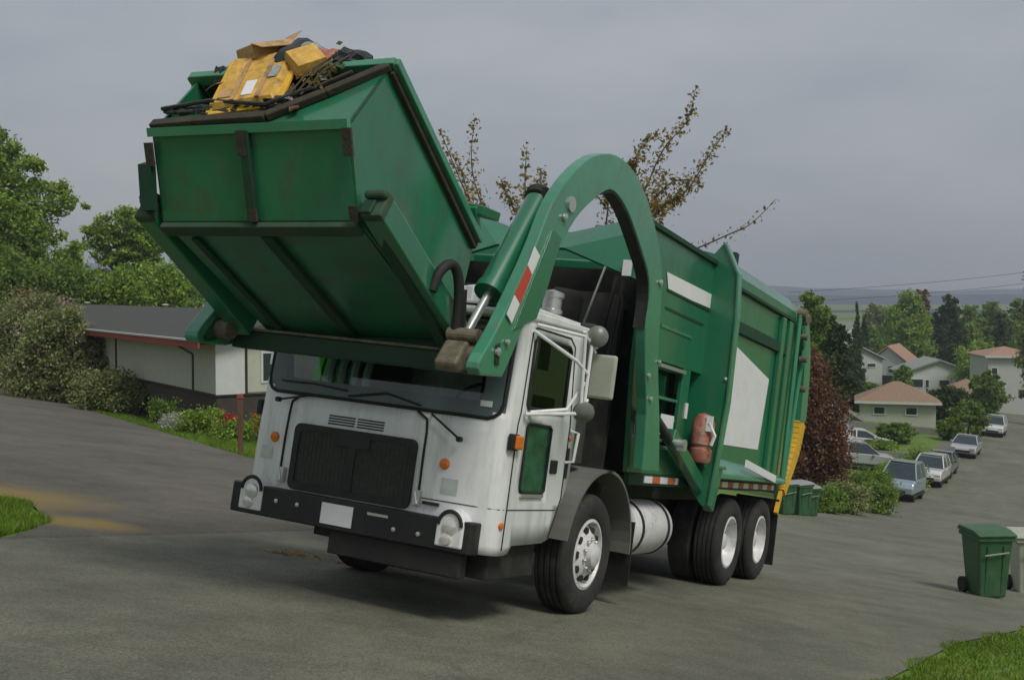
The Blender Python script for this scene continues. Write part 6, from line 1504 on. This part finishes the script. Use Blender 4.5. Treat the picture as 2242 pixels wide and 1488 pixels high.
# ------------------------------------------------------------------ grass blades
def blades(name, region, n, h, seed, label=None):
    r2 = np.random.default_rng(seed)
    P = region(n, r2)
    X, Y = P[:, 0], P[:, 1]; Z = gz(X, Y) - 0.035
    m = len(X); a = r2.uniform(0, 2 * np.pi, m); hh = h * r2.uniform(0.5, 1.4, m); wd = 0.006 + 0.05 * hh
    bend = r2.normal(size=(m, 2)) * (hh * 0.45)[:, None]
    dx, dy = np.cos(a) * wd, np.sin(a) * wd
    A = np.stack([X - dx, Y - dy, Z], 1); B = np.stack([X + dx, Y + dy, Z], 1); C_ = np.stack([X + bend[:, 0], Y + bend[:, 1], Z + hh], 1)
    V = np.stack([A, B, C_], 1).reshape(-1, 3)
    me = bpy.data.meshes.new(name); me.vertices.add(3 * m); me.vertices.foreach_set('co', V.astype(np.float32).ravel())
    me.loops.add(3 * m); me.loops.foreach_set('vertex_index', np.arange(3 * m, dtype=np.int32))
    me.polygons.add(m); me.polygons.foreach_set('loop_start', np.arange(0, 3 * m, 3, dtype=np.int32))
    me.update(calc_edges=True); me.materials.append(M['blade'])
    o = bpy.data.objects.new(name, me); COL.objects.link(o); props(o, kind='stuff')
    return o
def tplane(x, y):
    mm = np.array(TM); return x * mm[0, 0] + y * mm[0, 1] + TX, x * mm[1, 0] + y * mm[1, 1] + TY
def reg_far(n, r2):
    y = r2.uniform(-62, -3.4, n * 2); xe = np.interp(-y, [3.0, 3.3, 3.7, 4.3, 75], [-8.6, -7.8, -7.3, -7.05, -54.4]); w_ = r2.random(n * 2) ** 1.3 * 9
    dens = np.clip(1.3 - (-y) / 60, 0.15, 1); k = r2.random(n * 2) < dens
    X, Y = tplane(xe - w_ * 1.0, y); P = np.stack([X, Y], 1)[k]
    return P[:n]
def reg_island(n, r2):
    y = -3.35 - r2.random(n) ** 1.4 * 7; xe = np.interp(-y, [3.0, 3.3, 3.7, 4.3, 5, 6.4, 75], [3.6, 2.3, 1.6, 1.0, 0.5, 0.1, -45.9]); x = xe + r2.random(n) ** 1.5 * 3 + 0.02 + 0.12 * np.sin(y * 5)
    X, Y = tplane(x, y); return np.stack([X, Y], 1)
def reg_near(n, r2):
    s = r2.uniform(-6, 22, n * 2); e = np.interp(s, [-60, 0, 3, 6, 12, 60], [3.8, 3.8, 3.95, 4.5, 4.7, 5.0]); l = e + r2.random(n * 2) ** 1.5 * 5 + 0.08 * np.sin(s * 4)
    X, Y = XY(s, l); k = (Y > 6) & (X / np.maximum(Y, 1) < 0.5); return np.stack([X, Y], 1)[k][:n]
blades('grass', reg_far, 90000, 0.11, 1)
blades('grass', reg_island, 40000, 0.07, 2)
blades('grass', reg_near, 70000, 0.055, 3)

# ------------------------------------------------------------------ far hills
def ridge(name, Y0, X0, X1, hs, seed, depth=900):
    rr = np.random.default_rng(seed); n = 90; xs = np.linspace(X0, X1, n)
    k = np.interp(np.linspace(0, 1, n), np.linspace(0, 1, len(hs)), hs)
    for f_ in (3, 7, 15, 31): k = k + np.sin(np.linspace(0, 1, n) * 6.28 * f_ + rr.random() * 6) * (max(hs) * 0.06 / f_ ** 0.5)
    prof = [(-1.0, 0.0), (-0.6, 0.35), (-0.3, 0.7), (0, 1.0), (0.35, 0.6), (1.0, 0)]
    vs = []; fs = []
    for i, x in enumerate(xs):
        for a, b in prof: vs.append((x, Y0 + a * depth, -45 + b * (k[i] + 45)))
    m = len(prof)
    for i in range(n - 1):
        for j in range(m - 1): fs.append((i * m + j, (i + 1) * m + j, (i + 1) * m + j + 1, i * m + j + 1))
    me = bpy.data.meshes.new(name); me.from_pydata(vs, [], fs); me.polygons.foreach_set('use_smooth', [True] * len(fs)); me.materials.append(M['hill'])
    o = bpy.data.objects.new(name, me); COL.objects.link(o); props(o, kind='structure'); return o
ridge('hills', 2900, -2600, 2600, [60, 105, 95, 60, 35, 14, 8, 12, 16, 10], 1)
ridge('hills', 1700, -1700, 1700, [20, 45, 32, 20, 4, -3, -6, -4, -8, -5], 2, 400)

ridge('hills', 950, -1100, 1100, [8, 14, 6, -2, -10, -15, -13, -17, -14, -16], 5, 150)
# ------------------------------------------------------------------ the air
hz_ = MB(); hz_.box((-2700, -60, -60), (2700, 4000, 140))
hzm = bpy.data.materials.new('haze_air'); hzm.use_nodes = True
t = hzm.node_tree; t.nodes.clear()
o_ = t.nodes.new('ShaderNodeOutputMaterial'); pv = t.nodes.new('ShaderNodeVolumePrincipled')
pv.inputs['Color'].default_value = (0.84, 0.90, 0.99, 1); pv.inputs['Density'].default_value = 0.00042; pv.inputs['Anisotropy'].default_value = 0.2
t.links.new(pv.outputs[0], o_.inputs['Volume'])
props(hz_.build('haze', hzm), kind='stuff')
